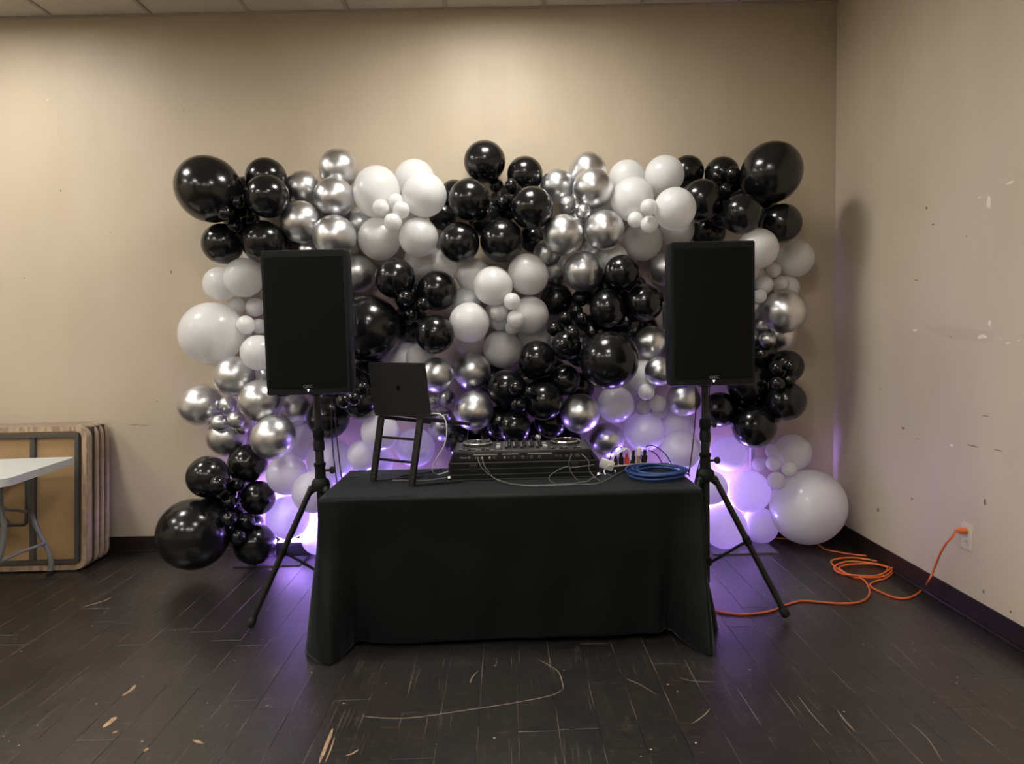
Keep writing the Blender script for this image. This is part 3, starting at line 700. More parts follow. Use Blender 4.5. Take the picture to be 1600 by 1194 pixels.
# ------------------------------------------------------------------ speakers on tripods
def speaker(cx, fy, zb, lab, roll=0.):
    """cabinet: front face at y=fy, bottom at z=zb"""
    W, H_, D_ = .435, .735, .36
    t = thing('loudspeaker', lab, 'loudspeaker', (cx, fy+.15, zb), 'loudspeakers on tripods')
    f = lambda u, v, q: Vector((cx+u, fy+q, zb+H_/2+v))
    secs = [(W-.010, H_-.010, .010, .004), (W, H_, .012, .016), (W, H_, .016, .10), (W-.045, H_-.03, .04, .22), (W-.13, H_-.08, .06, D_-.01), (W-.15, H_-.10, .06, D_)]
    bm = B(); R_ = []
    for a, b_, rr_, q in secs: R_.append([bm.verts.new(f(u, v, q)) for u, v in rrect(a, b_, rr_, 4)])
    for A, C_ in zip(R_, R_[1:]):
        for i in range(len(A)): bm.faces.new((A[i], A[(i+1) % len(A)], C_[(i+1) % len(A)], C_[i]))
    bm.faces.new(R_[0]); bm.faces.new(R_[-1])
    obj('cabinet', bm, 'plastic', t, auto=25)
    # bezel with bottom and top rails, and the curved grille set into it
    bm = frame_prism(B(), rrect(W-.012, H_-.012, .009, 4), rrect(W-.036, H_-.075, .012, 4, 0, .0), -.001, .010, f)
    obj('bezel', bm, 'plastic', t, auto=25)
    bm = B(); nx_, nz_ = 16, 2; V = []
    for i in range(nx_+1):
        u = -(W-.036)/2+(W-.036)*i/nx_; bow = -.010*(1-(2*abs(u)/(W-.03))**4)-.001
        V.append([bm.verts.new(f(u, -(H_-.075)/2+(H_-.075)*j/nz_, bow)) for j in range(nz_+1)]+[bm.verts.new(f(u, -(H_-.075)/2+(H_-.075)*j/nz_, .012)) for j in range(nz_, -1, -1)])
    L_ = len(V[0])
    for A, C_ in zip(V, V[1:]):
        for j in range(L_): bm.faces.new((A[j], A[(j+1) % L_], C_[(j+1) % L_], C_[j]))
    bm.faces.new(V[0]); bm.faces.new(V[-1])
    obj('grille', bm, 'grille', t)
    for u in (-W/2+.06, 0, W/2-.06):
        for v in (-H_/2+.022, H_/2-.022):
            if u == 0 and v < 0: continue
            obj('screw', lathe(B(), [(0, -.003), (.004, -.003), (.004, .002)], 10, f(u, v, -.001), 'Y'), 'rubber', t)
    text('brand_badge', 'QSC', .019, 'badge', t, Matrix.Translation(f(.0, -H_/2+.044, -.013)) @ FRONT @ Matrix.Scale(1.35, 4, (1, 0, 0)), .001)
    bm = prism(B(), [(-.0055, .0), (.0055, .0), (.0, -.012)], -.009, -.004, lambda u, v, q: f(u, -H_/2+.029+v, q))
    obj('power_light', bm, 'led', t, smooth=False)
    for s in (-1, 1):
        # side hand-hold: dark pocket with a bright bar
        hx = s*(W/2-.012)
        bm = box(B(), cx+min(hx, hx+s*.014), cx+max(hx, hx+s*.014), fy+.115, fy+.185, zb+H_*.40, zb+H_*.60, .006, 2)
        h = obj('side_handle', bm, 'rubber', t)
        obj('handle_bar', tube(B(), [(cx+hx+s*.015, fy+.15, zb+H_*.42), (cx+hx+s*.017, fy+.15, zb+H_*.5), (cx+hx+s*.015, fy+.15, zb+H_*.58)], .0045, 8), 'steel', h)
        obj('foot', box(B(), cx+s*.15-.025, cx+s*.15+.025, fy+.03, fy+.09, zb-.008, zb+.004, .004, 2), 'rubber', t)
    obj('pole_socket', lathe(B(), [(0, .0), (.034, .0), (.034, -.014), (.0, -.014)], 20, (cx, fy+.15, zb+.001)), 'plastic', t)
    return t
def tripod(cx, cy, zt, sgn, foot, lab):
    t = thing('speaker_stand', lab, 'speaker stand', (cx, cy, 0), 'tripod speaker stands')
    obj('upper_pole', cyl(B(), (cx, cy, .95), (cx, cy, zt), .0185, 16), 'steel', t)
    p = obj('lower_pole', cyl(B(), (cx, cy, .16), (cx, cy, 1.0), .0225, 16), 'steel', t)
    c = obj('collar', lathe(B(), [(.0226, .93), (.029, .935), (.029, .975), (.026, .985), (.026, 1.0), (.030, 1.005), (.030, 1.045), (.019, 1.055)], 20, (cx, cy, 0)), 'plastic', t)
    bm = cyl(B(), (cx+.02, cy, 1.02), (cx+.048, cy, 1.02), .006, 8)
    lathe(bm, [(0, .04), (.012, .04), (.016, .046), (.016, .058), (.010, .062), (0, .062)], 14, (cx, cy, 1.02), 'X')
    obj('knob', bm, 'rubber', c)
    z0 = .735
    hb = obj('hub', lathe(B(), [(.023, z0+.135), (.031, z0+.13), (.031, z0+.115), (.027, z0+.11), (.029, z0+.05), (.045, z0+.035), (.050, z0+.01), (.046, z0-.015), (.023, z0-.025)], 20, (cx, cy, 0)), 'plastic', t)
    bm = cyl(B(), (cx+.028, cy, z0+.09), (cx+.058, cy, z0+.09), .007, 8)
    lathe(bm, [(0, .052), (.012, .052), (.019, .058), (.019, .072), (.013, .078), (0, .078)], 14, (cx, cy, z0+.09), 'X')
    obj('knob', bm, 'rubber', hb)
    sl = obj('lower_slider', lathe(B(), [(.0226, .25), (.032, .255), (.032, .29), (.0226, .295)], 18, (cx, cy, 0)), 'plastic', t)
    v0 = Vector((foot.x-cx, foot.y-cy, 0)); L_ = v0.length; a0 = math.atan2(v0.y, v0.x)
    for k, da in enumerate((0, 2*PI/3, -2*PI/3)):
        a = a0+da; d = Vector((math.cos(a), math.sin(a), 0)); s = L_ if k == 0 else L_*.98
        top = Vector((cx, cy, z0+.005))+d*.045; ft = Vector((cx, cy, .03))+d*s
        lg = obj('leg', tube(B(), [top, top.lerp(ft, .5), ft], .0165, 12), 'steel', t)
        dd = (ft-top).normalized()
        obj('rubber_foot', tube(B(), [ft-dd*.045, ft-dd*.04, ft, ft+dd*.008], .02, 12, radii=[.018, .0215, .0235, .018]), 'rubber', lg)
        obj('leg_bracket', tube(B(), [Vector((cx, cy, z0+.01))+d*.02, top+dd*.03], .021, 10), 'plastic', hb)
        mid = top.lerp(ft, .47)
        obj('brace', tube(B(), [mid, Vector((cx, cy, .272))+d*.03], .0075, 8), 'steel', t)
        obj('brace_joint', tube(B(), [mid-dd*.02, mid+dd*.02], .0205, 10), 'plastic', lg)
    return t
PCY = 3.74
pl = PY(501.5, 765, PCY); pr = PY(1102, 757, PCY)
fl_, fr_ = PZ(391, 986), PZ(1228, 970)
SF = PCY-.15
zl = PY(484, 617, SF).z; zr = PY(1106, 603, SF).z
cl_ = PY(479, 508, SF+.0); cr_ = PY(1103.5, 492, SF+.0)
speaker(pl.x, SF, zl, 'large black loudspeaker on the left tripod, in front of white and black balloons')
speaker(pr.x+.002, SF, zr, 'large black loudspeaker on the right tripod, nearer the side wall')
tripod(pl.x, PCY, zl-.013, -1, fl_, 'black tripod speaker stand at the left end of the cloth-covered table')
tripod(pr.x, PCY, zr-.013, 1, fr_, 'black tripod speaker stand at the right end of the cloth-covered table')
# signal and power cables hanging from the speakers
def cable(name, P, r, m_, label, group=None, sub=6):
    return setp(obj(name, tube(B(), smoothpath(P, sub), r, 8), m_), label, 'cable', group)
Ya = 3.86
for P, lb in (([(519, 620), (518, 655), (520, 700), (526, 752)], 'thin black speaker cable hanging nearest the left stand pole'),
              ([(524, 620), (524, 655), (528, 700), (534, 748)], 'thin black speaker cable hanging beside the first, farther from the left pole')):
    pts = [PY(x, y, Ya) for x, y in P]
    e = pts[-1]
    pts += [Vector((e.x+.005, Ya, .70)), Vector((e.x, Ya+.0, .64))] if e.x < TX0-.02 else [Vector((e.x+.012, Ya, TZ+.006)), Vector((e.x+.1, Ya+.04, TZ+.004))]
    cable('speaker_cable', pts, .0033, 'cblack', lb, 'black speaker cables')
pts = [PY(x, y, 3.90) for x, y in [(1087, 604), (1087, 640), (1083, 690), (1077, 735), (1074, 741)]]
cable('speaker_cable', pts+[Vector((pts[-1].x-.04, 3.92, TZ+.004)), Vector((pts[-1].x-.12, 3.93, TZ+.004))], .0035, 'cblack', 'thin black speaker cable hanging left of the right stand pole', 'black speaker cables')
pts = [PY(x, y, 3.93) for x, y in [(1108.5, 604), (1109, 660), (1108, 700), (1097, 712), (1091, 730), (1086, 752)]]
cable('speaker_cable', pts+[Vector((pts[-1].x-.0, 3.93, .66)), Vector((pts[-1].x+.01, 3.94, .5))], .0028, 'cblack', 'thin black power cable looping behind the right stand pole', 'black speaker cables')

# ------------------------------------------------------------------ laptop on its stand
st = thing('laptop_stand', 'black metal ladder-style laptop stand on the left of the table', 'laptop stand', tuple(PZ(613, 757, TZ)))
A0 = PZ(583, 753, TZ); A1 = PZ(643, 760.5, TZ)                 # feet, far-left and near-right
axd = (A1-A0); axd.z = 0; axn = Vector((-axd.y, axd.x, 0)).normalized(); axu = axd.normalized()   # axn points to the back
hgt = .315
tl = PY(596, 651, A0.y+.02); tr = PY(657, 654, A1.y+.02)
def bar(bm, p, q, wd, th, side):
    p, q = Vector(p), Vector(q); d = (q-p).normalized(); s = Vector(side); s = (s-d*s.dot(d)).normalized(); k = d.cross(s)
    V = [[bm.verts.new(c+s*wd*a+k*th*b_) for a, b_ in ((-.5, -.5), (.5, -.5), (.5, .5), (-.5, .5))] for c in (p, q)]
    bm.faces.new(V[0][::-1]); bm.faces.new(V[1])
    for i in range(4): bm.faces.new((V[0][i], V[0][(i+1) % 4], V[1][(i+1) % 4], V[1][i]))
    return bm
for p, q in ((A0, tl), (A1, tr)):
    p = p+Vector((0, 0, .006))
    lg = obj('upright', bar(B(), p, q, .036, .016, axu), 'steel', st, smooth=False)
    for s in (.07, .13): obj('bolt', lathe(B(), [(0, -.004), (.004, -.003), (.004, .0)], 8, p.lerp(q, s)+Vector((0, -.008, 0)), 'Y'), 'alu', lg)
    # base arm running back along the table, and the top arm carrying the laptop
    be = p+axn*.0+Vector((.16, .085, 0)); be.z = TZ+.006
    obj('base_arm', bar(B(), p+Vector((-.008, 0, 0)), be+Vector((.10, .0, 0)), .022, .008, (0, 1, 0)), 'steel', st, smooth=False)
    te = q+Vector((.245, .15, -.055))
    obj('top_arm', bar(B(), q+Vector((-.012, 0, .0)), te, .024, .016, (0, 1, 0)), 'steel', st, smooth=False)
    obj('arm_lip', bar(B(), te+Vector((.0, 0, -.008)), te+Vector((.006, .003, .030)), .024, .006, (0, 1, 0)), 'steel', st, smooth=False)
for s in (.68, .345):
    obj('rung', bar(B(), A0.lerp(tl, s)+Vector((.006, 0, .003)), A1.lerp(tr, s)+Vector((-.006, 0, .003)), .012, .010, (0, 0, 1)), 'steel', st, smooth=False)
obj('tray_plate', bar(B(), tl.lerp(tr, .5)+Vector((.0, .01, .012)), tl.lerp(tr, .5)+Vector((.235, .15, -.041)), .12, .005, (-.4, 1, 0)), 'steel', st, smooth=False)
# laptop: hinge line along the near edge of the arms; lid back faces the camera
h0 = PY(585, 646, 3.735); h1 = PY(673.5, 648, 3.69)
hx = (h1-h0).normalized(); LW = (h1-h0).length
l0 = PY(577, 566.5, 3.705); l1 = PY(662, 567.5, 3.66)
upv = ((l0-h0)+(l1-h1))/2; LH = upv.length; upv.normalize(); nf = hx.cross(upv).normalized()   # nf points to the back
if nf.y > 0: nf = -nf
# nf now faces the camera
lt_ = thing('laptop', 'open dark grey laptop seen from behind on the ladder-style stand', 'laptop', tuple(h0.lerp(h1, .5)))
sh = (((l0+l1)/2-(h0+h1)/2)-upv*LH)
f = lambda u, v, q: h0+hx*u+upv*v+nf*q
obj('lid', prism(B(), rrect(LW, LH, .010, 4, LW/2, LH/2), -.005, .0, f), 'lid', lt_, auto=30)
obj('screen', prism(B(), rrect(LW-.012, LH-.014, .006, 3, LW/2, LH/2), -.0062, -.005, f), 'screen', lt_, smooth=False)
# fruit-shaped emblem in the middle of the lid
ap = [(0, .0115), (.004, .0135), (.0085, .0125), (.0115, .0085), (.0085, .005), (.0080, .0005), (.0105, -.0035), (.012, -.0045), (.0085, -.0115), (.005, -.0135), (.0, -.0125), (-.005, -.0135), (-.009, -.0105), (-.012, -.003), (-.012, .004), (-.009, .011), (-.004, .0135)]
em = obj('lid_emblem', prism(B(), [(LW*.48+u, LH*.51+v) for u, v in ap], 0, .0006, f), 'logo', lt_, smooth=False)
obj('emblem_leaf', prism(B(), [(LW*.48+.0005, LH*.51+.0145), (LW*.48+.0015, LH*.51+.0185), (LW*.48+.005, LH*.51+.021), (LW*.48+.0048, LH*.51+.0175), (LW*.48+.003, LH*.51+.015)], 0, .0006, f), 'logo', em, smooth=False)
bk = Vector((-hx.y, hx.x, 0)).normalized()
if bk.y < 0: bk = -bk
bk = (bk+Vector((.25, 0, -.03))).normalized()
bn = hx.cross(bk).normalized()
g = lambda u, v, q: h0+hx*u+bk*v+bn*q
obj('base', prism(B(), rrect(LW, .23, .010, 4, LW/2, .117), -.012, .0, g), 'lid', lt_, auto=30)
kb = B()
for i in range(12):
    for j in range(5): prism(kb, rrect(LW*.065, .015, .002, 1, LW*(.12+i*.069), .03+j*.019), 0, .001, g)
setp(obj('keyboard', kb, 'key', lt_, smooth=False), kind='stuff')
obj('trackpad', prism(B(), rrect(LW*.36, .075, .004, 2, LW/2, .18), 0, .0006, g), 'lid', lt_, smooth=False)
# white charging cable
c0 = h1+bk*.02
P = [PY(674, 646, 3.70), PY(686, 647, 3.69), PY(695, 655, 3.69), PY(698, 672, 3.70), PY(695, 693, 3.71), PY(684, 714, 3.72), PY(677, 726, 3.735), PY(676, 737, 3.75), PZ(684, 741.5, TZ+.006), PZ(694, 739, TZ+.006), PZ(700, 736.5, TZ+.02)]
cable('charging_cable', P, .0036, 'cwhite', 'white charging cable looping down from the laptop')
setp(obj('thin_cable', tube(B(), smoothpath([PY(726, 663, 3.95), PY(731, 670, 3.96), PY(731, 680, 3.96), PY(729, 690, 3.98)]), .0016, 6), 'cgrey'), 'thin grey cable dropping from the stand arm to the mixer', 'cable')

# ------------------------------------------------------------------ controller in its flight case
cx0, cx1, cy0, cy1 = PZ(702, 753, TZ).x, PZ(937, 748, TZ).x, 3.735, 4.095
fc = thing('flight_case', 'black flight case tray with metal edging holding the mixer, on the tablecloth', 'case', ((cx0+cx1)/2, cy0+.17, TZ))
CH = .092
bm = B()
box(bm, cx0, cx1, cy0, cy0+.012, TZ, TZ+CH); box(bm, cx0, cx1, cy1-.012, cy1, TZ, TZ+CH); box(bm, cx0, cx0+.012, cy0+.012, cy1-.012, TZ, TZ+CH); box(bm, cx1-.012, cx1, cy0+.012, cy1-.012, TZ, TZ+CH); box(bm, cx0+.012, cx1-.012, cy0+.012, cy1-.012, TZ, TZ+.03)
obj('tray', bm, 'plastic', fc, smooth=False)
for z, th, mm in ((TZ+CH-.002, .007, 'alu'), (TZ+CH*.64, .003, 'alu'), (TZ+CH*.30, .004, 'alu'), (TZ+.002, .004, 'steel')):
    bm = B(); e = .003
    box(bm, cx0-e, cx1+e, cy0-e, cy0, z, z+th); box(bm, cx0-e, cx0, cy0, cy1, z, z+th); box(bm, cx1, cx1+e, cy0, cy1, z, z+th); box(bm, cx0-e, cx1+e, cy1, cy1+e, z, z+th)
    obj('edge_rail', bm, mm if z > TZ+CH*.8 else 'tframe', fc, smooth=False)
for x in (cx0, cx1):
    for y in (cy0, cy1):
        obj('corner_ball', lathe(B(), [(0, -.013), (.009, -.010), (.013, 0), (.009, .010), (0, .013)], 12, (x, y, TZ+.016)), 'chrome' , fc)
        obj('corner_plate', box(B(), x-.016 if x == cx1 else x-.004, x+.004 if x == cx1 else x+.016, y-.004 if y == cy0 else y-.016, y+.016 if y == cy0 else y+.004, TZ+.03, TZ+CH+.004, .002, 1), 'steel', fc, smooth=False)
for u in (.16, .84):
    obj('latch', box(B(), cx0+(cx1-cx0)*u-.02, cx0+(cx1-cx0)*u+.02, cy0-.006, cy0-.0032, TZ+.045, TZ+.085, .0015, 1), 'steel', fc, smooth=False)
dj = thing('dj_controller', 'black two-deck mixing controller with jog wheels, its connector side facing the camera', 'mixer', ((cx0+cx1)/2, cy0+.18, TZ+.03))
bx0, bx1, by0, by1 = cx0+.022, cx1-.035, cy0+.02, cy1-.016
bz0, bz1 = TZ+.031, TZ+.150
obj('body', box(B(), bx0, bx1, by0, by1, bz0, bz1, .004, 2), 'plastic', dj)
BW = bx1-bx0
def bxp(u): return bx0+BW*u
pan = box(B(), bx0+.006, bx1-.006, by0-.003, by0+.001, TZ+CH+.008, bz1-.005, .001, 1)
rp = obj('rear_panel', pan, 'steel', dj, smooth=False)
zz = bz1-.018
for a, b_ in ((.145, .318), (.352, .473), (.537, .712)):
    obj('panel_stripe', box(B(), bxp(a), bxp(b_), by0-.0045, by0-.003, zz, zz+.0045), 'strip', rp, smooth=False)
    for u in (a, b_): obj('panel_line', box(B(), bxp(u)-.0007, bxp(u)+.0007, by0-.0042, by0-.003, zz-.03, zz), 'tframe', rp, smooth=False)
for u, r_, mm in ((.165, .006, 'alu'), (.205, .006, 'gold'), (.264, .0065, 'gold'), (.296, .0055, 'alu'), (.372, .0065, 'gold'), (.400, .0045, 'alu'), (.440, .0075, 'alu'), (.503, .0085, 'alu'), (.567, .009, 'alu'), (.624, .009, 'alu')):
    j = obj('jack', lathe(B(), [(r_*.55, .004), (r_*.6, -.004), (r_, -.003), (r_, .004)], 12, (bxp(u), by0-.003, zz-.017), 'Y'), mm, rp)
    obj('jack_hole', lathe(B(), [(0, .0), (r_*.5, .0), (r_*.5, .003)], 10, (bxp(u), by0-.004, zz-.017), 'Y'), 'slot', j)
for u, w_, h_ in ((.745, .016, .009), (.775, .011, .011), (.82, .014, .010), (.90, .028, .018)):
    obj('socket', box(B(), bxp(u)-w_/2, bxp(u)+w_/2, by0-.0055, by0-.002, zz-.02-h_/2+.006, zz-.02+h_/2+.006, .001, 1), 'tframe', rp, smooth=False)
text('brand_text', 'Pioneer DJ', .0125, 'ink', dj, Matrix.Translation((bxp(.085), by0-.0035, zz-.012)) @ FRONT, .0004)
# deck surface
tz = bz1
obj('top_plate', box(B(), bx0+.004, bx1-.004, by0+.004, by1-.004, tz-.001, tz+.002, .001, 1), 'tframe', dj, smooth=False)
for u in (.165, .835):
    c = (bxp(u), (by0+by1)/2+.055, tz)
    j = obj('jog_wheel', lathe(B(), [(.0, .018), (.062, .018), (.068, .021), (.080, .021), (.084, .017), (.086, .001)], 36, c), 'steel', dj)
    obj('jog_ring', lathe(B(), [(.070, .0205), (.071, .0235), (.083, .0215), (.0845, .0165)], 36, c), 'chrome', j)
    obj('jog_display', lathe(B(), [(0, .0188), (.030, .0188), (.031, .018)], 24, c), 'screen', j)
    for i in range(8):
        x = bxp(u)-.085+.0243*i
        obj('pad_button', box(B(), x-.009, x+.009, by0+.02, by0+.038, tz+.002, tz+.008, .0015, 1), 'alu' if i % 3 == 1 else 'plastic', dj, smooth=False)
        if i < 7: obj('pad_button', box(B(), x-.006, x+.006, by0+.05, by0+.064, tz+.002, tz+.008, .0015, 1), 'strip' if i % 3 == 0 else 'key', dj, smooth=False)
for u in (.325, .672):
    for k in range(3):
        obj('pitch_slider' if k == 0 else 'side_button', box(B(), bxp(u)-.011, bxp(u)+.011, by0+.06+.075*k, by0+.078+.075*k, tz+.002, tz+(.016 if k == 0 else .009), .002, 1), 'strip', dj, smooth=False)
for i in range(5):
    x = bxp(.385+.0575*i)
    obj('channel_line', box(B(), x-.0012, x+.0012, by0+.03, by1-.04, tz+.002, tz+.0035), 'strip', dj, smooth=False)
    fcap = obj('fader_cap', box(B(), x-.008, x+.008, by0+.045+.02*(i % 2), by0+.065+.02*(i % 2), tz+.0035, tz+.018, .002, 1), 'key', dj, smooth=False)
    obj('fader_line', box(B(), x-.0008, x+.0008, by0+.0445+.02*(i % 2), by0+.0655+.02*(i % 2), tz+.0175, tz+.019), 'ink', fcap, smooth=False)
    for k in range(5):
        kk = obj('rotary_knob', lathe(B(), [(.0095, .002), (.0075, .018), (0, .019)], 12, (x+.017, by0+.10+k*.045, tz)), 'key', dj)
        obj('knob_pointer', box(B(), x+.0163, x+.0177, by0+.0925+k*.045, by0+.10+k*.045, tz+.0175, tz+.0195), 'ink', kk, smooth=False)
for u in (.365, .645): obj('section_line', box(B(), bxp(u)-.0012, bxp(u)+.0012, by0+.006, by1-.006, tz+.002, tz+.004), 'strip', dj, smooth=False)
mk = obj('microphone_knob', lathe(B(), [(.006, .002), (.006, .012), (.016, .020), (.018, .030), (.012, .042), (0, .045)], 16, (bxp(.632), by1-.03, tz)), 'chrome', dj)
obj('side_rail', box(B(), bx0-.001, bx0+.003, by0, by1, tz-.004, tz+.003), 'alu', dj, smooth=False)
obj('side_rail', box(B(), bx1-.003, bx1+.001, by0, by1, tz-.004, tz+.003), 'alu', dj, smooth=False)

# cables over the front of the case
fy_ = cy0-.012
def fpt(x, y, Y=None): return PY(x, y, fy_ if Y is None else Y)
zt = TZ+.004
c1 = [fpt(747, 714, by0-.006), fpt(747.5, 720, fy_+.004), fpt(752, 730), fpt(760, 738), fpt(766, 742.5)]+[PZ(x, y, zt) for x, y in [(778, 750.5), (795, 756), (820, 759.5), (845, 759.5), (880, 758), (908, 757), (930, 756), (948, 750), (962, 742), (975, 735)]]
cable('usb_cable', c1, .0026, 'cgrey', 'grey signal cable plugged in leftmost, sagging in front of the case', 'grey cables in front of the case')
c2 = [fpt(754, 713, by0-.006), fpt(754.5, 720, fy_+.004), fpt(757, 728), fpt(763, 736.5)]+[PZ(x, y, zt+.004) for x, y in [(772, 745), (785, 752), (800, 756.3), (830, 758.6), (870, 757), (900, 755), (915, 752)]]
cable('usb_cable', c2, .0026, 'cgrey', 'grey signal cable in the second jack, joining the leftmost one', 'grey cables in front of the case')
cable('usb_cable', [fpt(893, 710, by0-.006), fpt(891, 716), fpt(889, 724), fpt(890, 731), fpt(893, 739, fy_-.01), PZ(898, 746, zt), PZ(903, 750, zt)], .0024, 'cgrey', 'grey cable falling straight down near the right end of the case', 'grey cables in front of the case')
cable('usb_cable', [fpt(888, 728.5), fpt(875, 733), fpt(865, 739), fpt(858, 745, fy_-.02), PZ(858.5, 749, zt), PZ(862, 753, zt), PZ(868, 756, zt)], .0022, 'cgrey', 'thin grey cable hooking back under the right part of the case', 'grey cables in front of the case')
cable('usb_cable', [fpt(909, 710, by0-.006), fpt(915, 715), fpt(920, 722), fpt(920, 732), fpt(925, 741, fy_-.01), PZ(932, 748, zt), PZ(938, 751, zt)], .0026, 'cgrey', 'grey cable curling round the right corner of the case', 'grey cables in front of the case')
cable('usb_cable', [fpt(889, 731, fy_-.004), fpt(900, 730, fy_-.004), fpt(915, 728, fy_-.004), fpt(928, 726)], .0022, 'cgrey', 'short grey cable running level along the right of the case', 'grey cables in front of the case')
cable('usb_cable', [PZ(915, 754, zt+.003), PZ(928, 746, zt+.004), PZ(945, 740, zt), PZ(955, 744, zt)], .0026, 'cgrey', 'grey cable crossing to the power strip right of the case', 'grey cables in front of the case')
cable('power_lead', [PZ(613, 750.5, zt), PZ(640, 750.5, zt), PZ(665, 750.5, zt), PZ(688, 748, zt), PZ(699, 746, zt)], .0032, 'cgrey', 'grey lead lying under the laptop stand')
cable('power_lead', [PZ(615, 747.5, zt), PZ(640, 742, zt), PZ(668, 738.5, zt), PZ(690, 733, zt)], .0035, 'cblack', 'black lead lying behind the laptop stand feet')

# power strip with plugs and adapters
ps0, ps1 = PZ(958, 738, TZ), PZ(1000, 734, TZ)
ps = thing('power_strip', 'power strip with pale top lying between the case and the blue coil', 'power strip', tuple(ps0.lerp(ps1, .5)))
dd = (ps1-ps0).normalized(); nb = Vector((-dd.y, dd.x, 0)); Lp = .24
g = lambda u, v, q: ps0+dd*u+nb*v+Vector((0, 0, q))
obj('body', prism(B(), rrect(Lp, .055, .008, 3, Lp/2, .03), 0, .028, g), 'rubber', ps, auto=30)
tp_ = obj('outlet_face', prism(B(), rrect(Lp-.02, .040, .005, 3, Lp/2, .03), .028, .034, g), 'ivory', ps, auto=30)
for i in range(6): obj('outlet', prism(B(), rrect(.022, .026, .008, 3, .03+i*.036, .03), .034, .0352, g), 'tframe', tp_, smooth=False)
def plug(u, m_, lab, h_=.05, w_=.024, lean=0.):
    c = g(u, .03, .0355); bm = B()
    prism(bm, rrect(w_, .03, .006, 3), 0, h_*.55, lambda a, b_, q: c+Vector((a+lean*q, b_, q)))
    prism(bm, rrect(w_*.6, .02, .005, 3), h_*.55, h_, lambda a, b_, q: c+Vector((a+lean*q, b_, q)))
    return setp(obj('plug', bm, m_, auto=30), lab, 'plug', 'plugs in the power strip')
plug(.03, 'rubber', 'black plug at the left end of the power strip', .055); plug(.066, 'rubber', 'black plug second from the left in the power strip', .07, .026)
plug(.102, 'red', 'red plug standing in the power strip', .058, .026); plug(.138, 'rubber', 'black plug just right of the red plug', .07, .024, .1)
plug(.174, 'tan', 'tan plug behind the blue cable coil', .075, .022, .05); plug(.210, 'rubber', 'black plug at the right end of the power strip', .068, .03, .1)
# white adapter beside the case, white plug, white cable
wp = PZ(937, 741, TZ)
bm = box(B(), -.038, .038, -.02, .02, 0, .055, .008, 2, Matrix.Translation(wp+Vector((.035, .06, 0.002))) @ Matrix.Rotation(.35, 4, 'Y') @ Matrix.Translation((0, 0, .014)))
setp(obj('power_adapter', bm, 'wplug'), 'white square power adapter leaning beside the right end of the case', 'power adapter')
bm = box(B(), -.02, .02, -.012, .012, -.006, .006, .004, 2, Matrix.Translation(PZ(957, 739, TZ+.012)) @ Matrix.Rotation(.9, 4, 'Y'))
cable('white_cable', [PZ(946, 742, TZ+.004), PZ(944, 735, TZ+.02), PZ(952, 727, TZ+.05), PZ(958, 731, TZ+.02), PZ(962, 738, TZ+.004)], .004, 'cwhite', 'short white cable by the adapter, right of the case')
Yp = 3.86
cable('white_cable', [PY(957, 727, Yp), PY(959, 715, Yp), PY(965, 706, Yp), PY(974, 701, Yp), PY(982, 703, Yp), PY(985, 712, Yp), PY(985, 719, Yp)], .0042, 'cwhite', 'white cable arching over the power strip plugs')
cable('white_cable', [PY(964, 712, Yp-.01), PY(970, 706, Yp-.01), PY(977, 703, Yp-.01)], .004, 'cwhite', 'short second white cable lying across the arched one')
cable('plug_cable', [PY(954, 735, Yp), PY(953, 718, Yp+.02), PY(958, 703, Yp+.02), PY(967, 698.5, Yp+.02), PY(973, 702, Yp+.02)], .003, 'cblack', 'black cable arching above the left end of the power strip', 'black cables at the power strip')
cable('plug_cable', [PY(1009, 699, Yp), PY(1015, 696, Yp), PY(1026, 699, Yp+.02), PY(1038, 708, Yp+.04), PY(1046, 719, Yp+.05), PY(1049, 726, Yp+.06)], .003, 'cblack', 'black cable arching right over the blue coil, upper of two', 'black cables at the power strip')
cable('plug_cable', [PY(1013, 704, Yp), PY(1020, 706, Yp+.02), PY(1028, 713, Yp+.04), PY(1034, 723, Yp+.06)], .003, 'cblack', 'black cable arching right over the blue coil, lower of two', 'black cables at the power strip')
wpl = PY(998, 700, Yp)
setp(obj('plug', box(B(), wpl.x-.01, wpl.x+.012, Yp-.01, Yp+.012, wpl.z-.045, wpl.z+.008, .005, 2), 'wplug'), 'white plug head between the red and tan plugs', 'plug', 'plugs in the power strip')
cable('plug_cable', [PZ(1062, 734, TZ+.004), PZ(1069, 733.5, TZ+.008), PZ(1075, 737, TZ+.006), PZ(1077, 744, TZ+.004)], .003, 'cblack', 'black cable end lying at the right rear table corner', 'black cables at the power strip')

# blue cable coil
cc = PZ(1024, 741, TZ); bm = B(); pts = []
rc = random.Random(9); turns = 9
for k in range(turns):
    rx = rc.uniform(.12, .168); ry = rc.uniform(.11, .155); ox, oy = rc.uniform(-.012, .012), rc.uniform(-.012, .012)
    zz_ = .006+.0052*k*(1.0 if k < 7 else .8)
    ph = rc.uniform(0, 6)
    for i in range(26):
        a = 2*PI*i/26
        pts.append(Vector((cc.x+ox+rx*math.cos(a)*(1+.02*math.sin(3*a+ph)), 3.705+oy+ry*math.sin(a), TZ+zz_+.004*math.sin(2*a+ph)+.004)))
sm = smoothpath(pts, 2)
setp(obj('cable_coil', tube(bm, sm, .0062, 8), 'cblue'), 'thick blue cable wound in a flat coil at the right end of the table', 'cable coil')

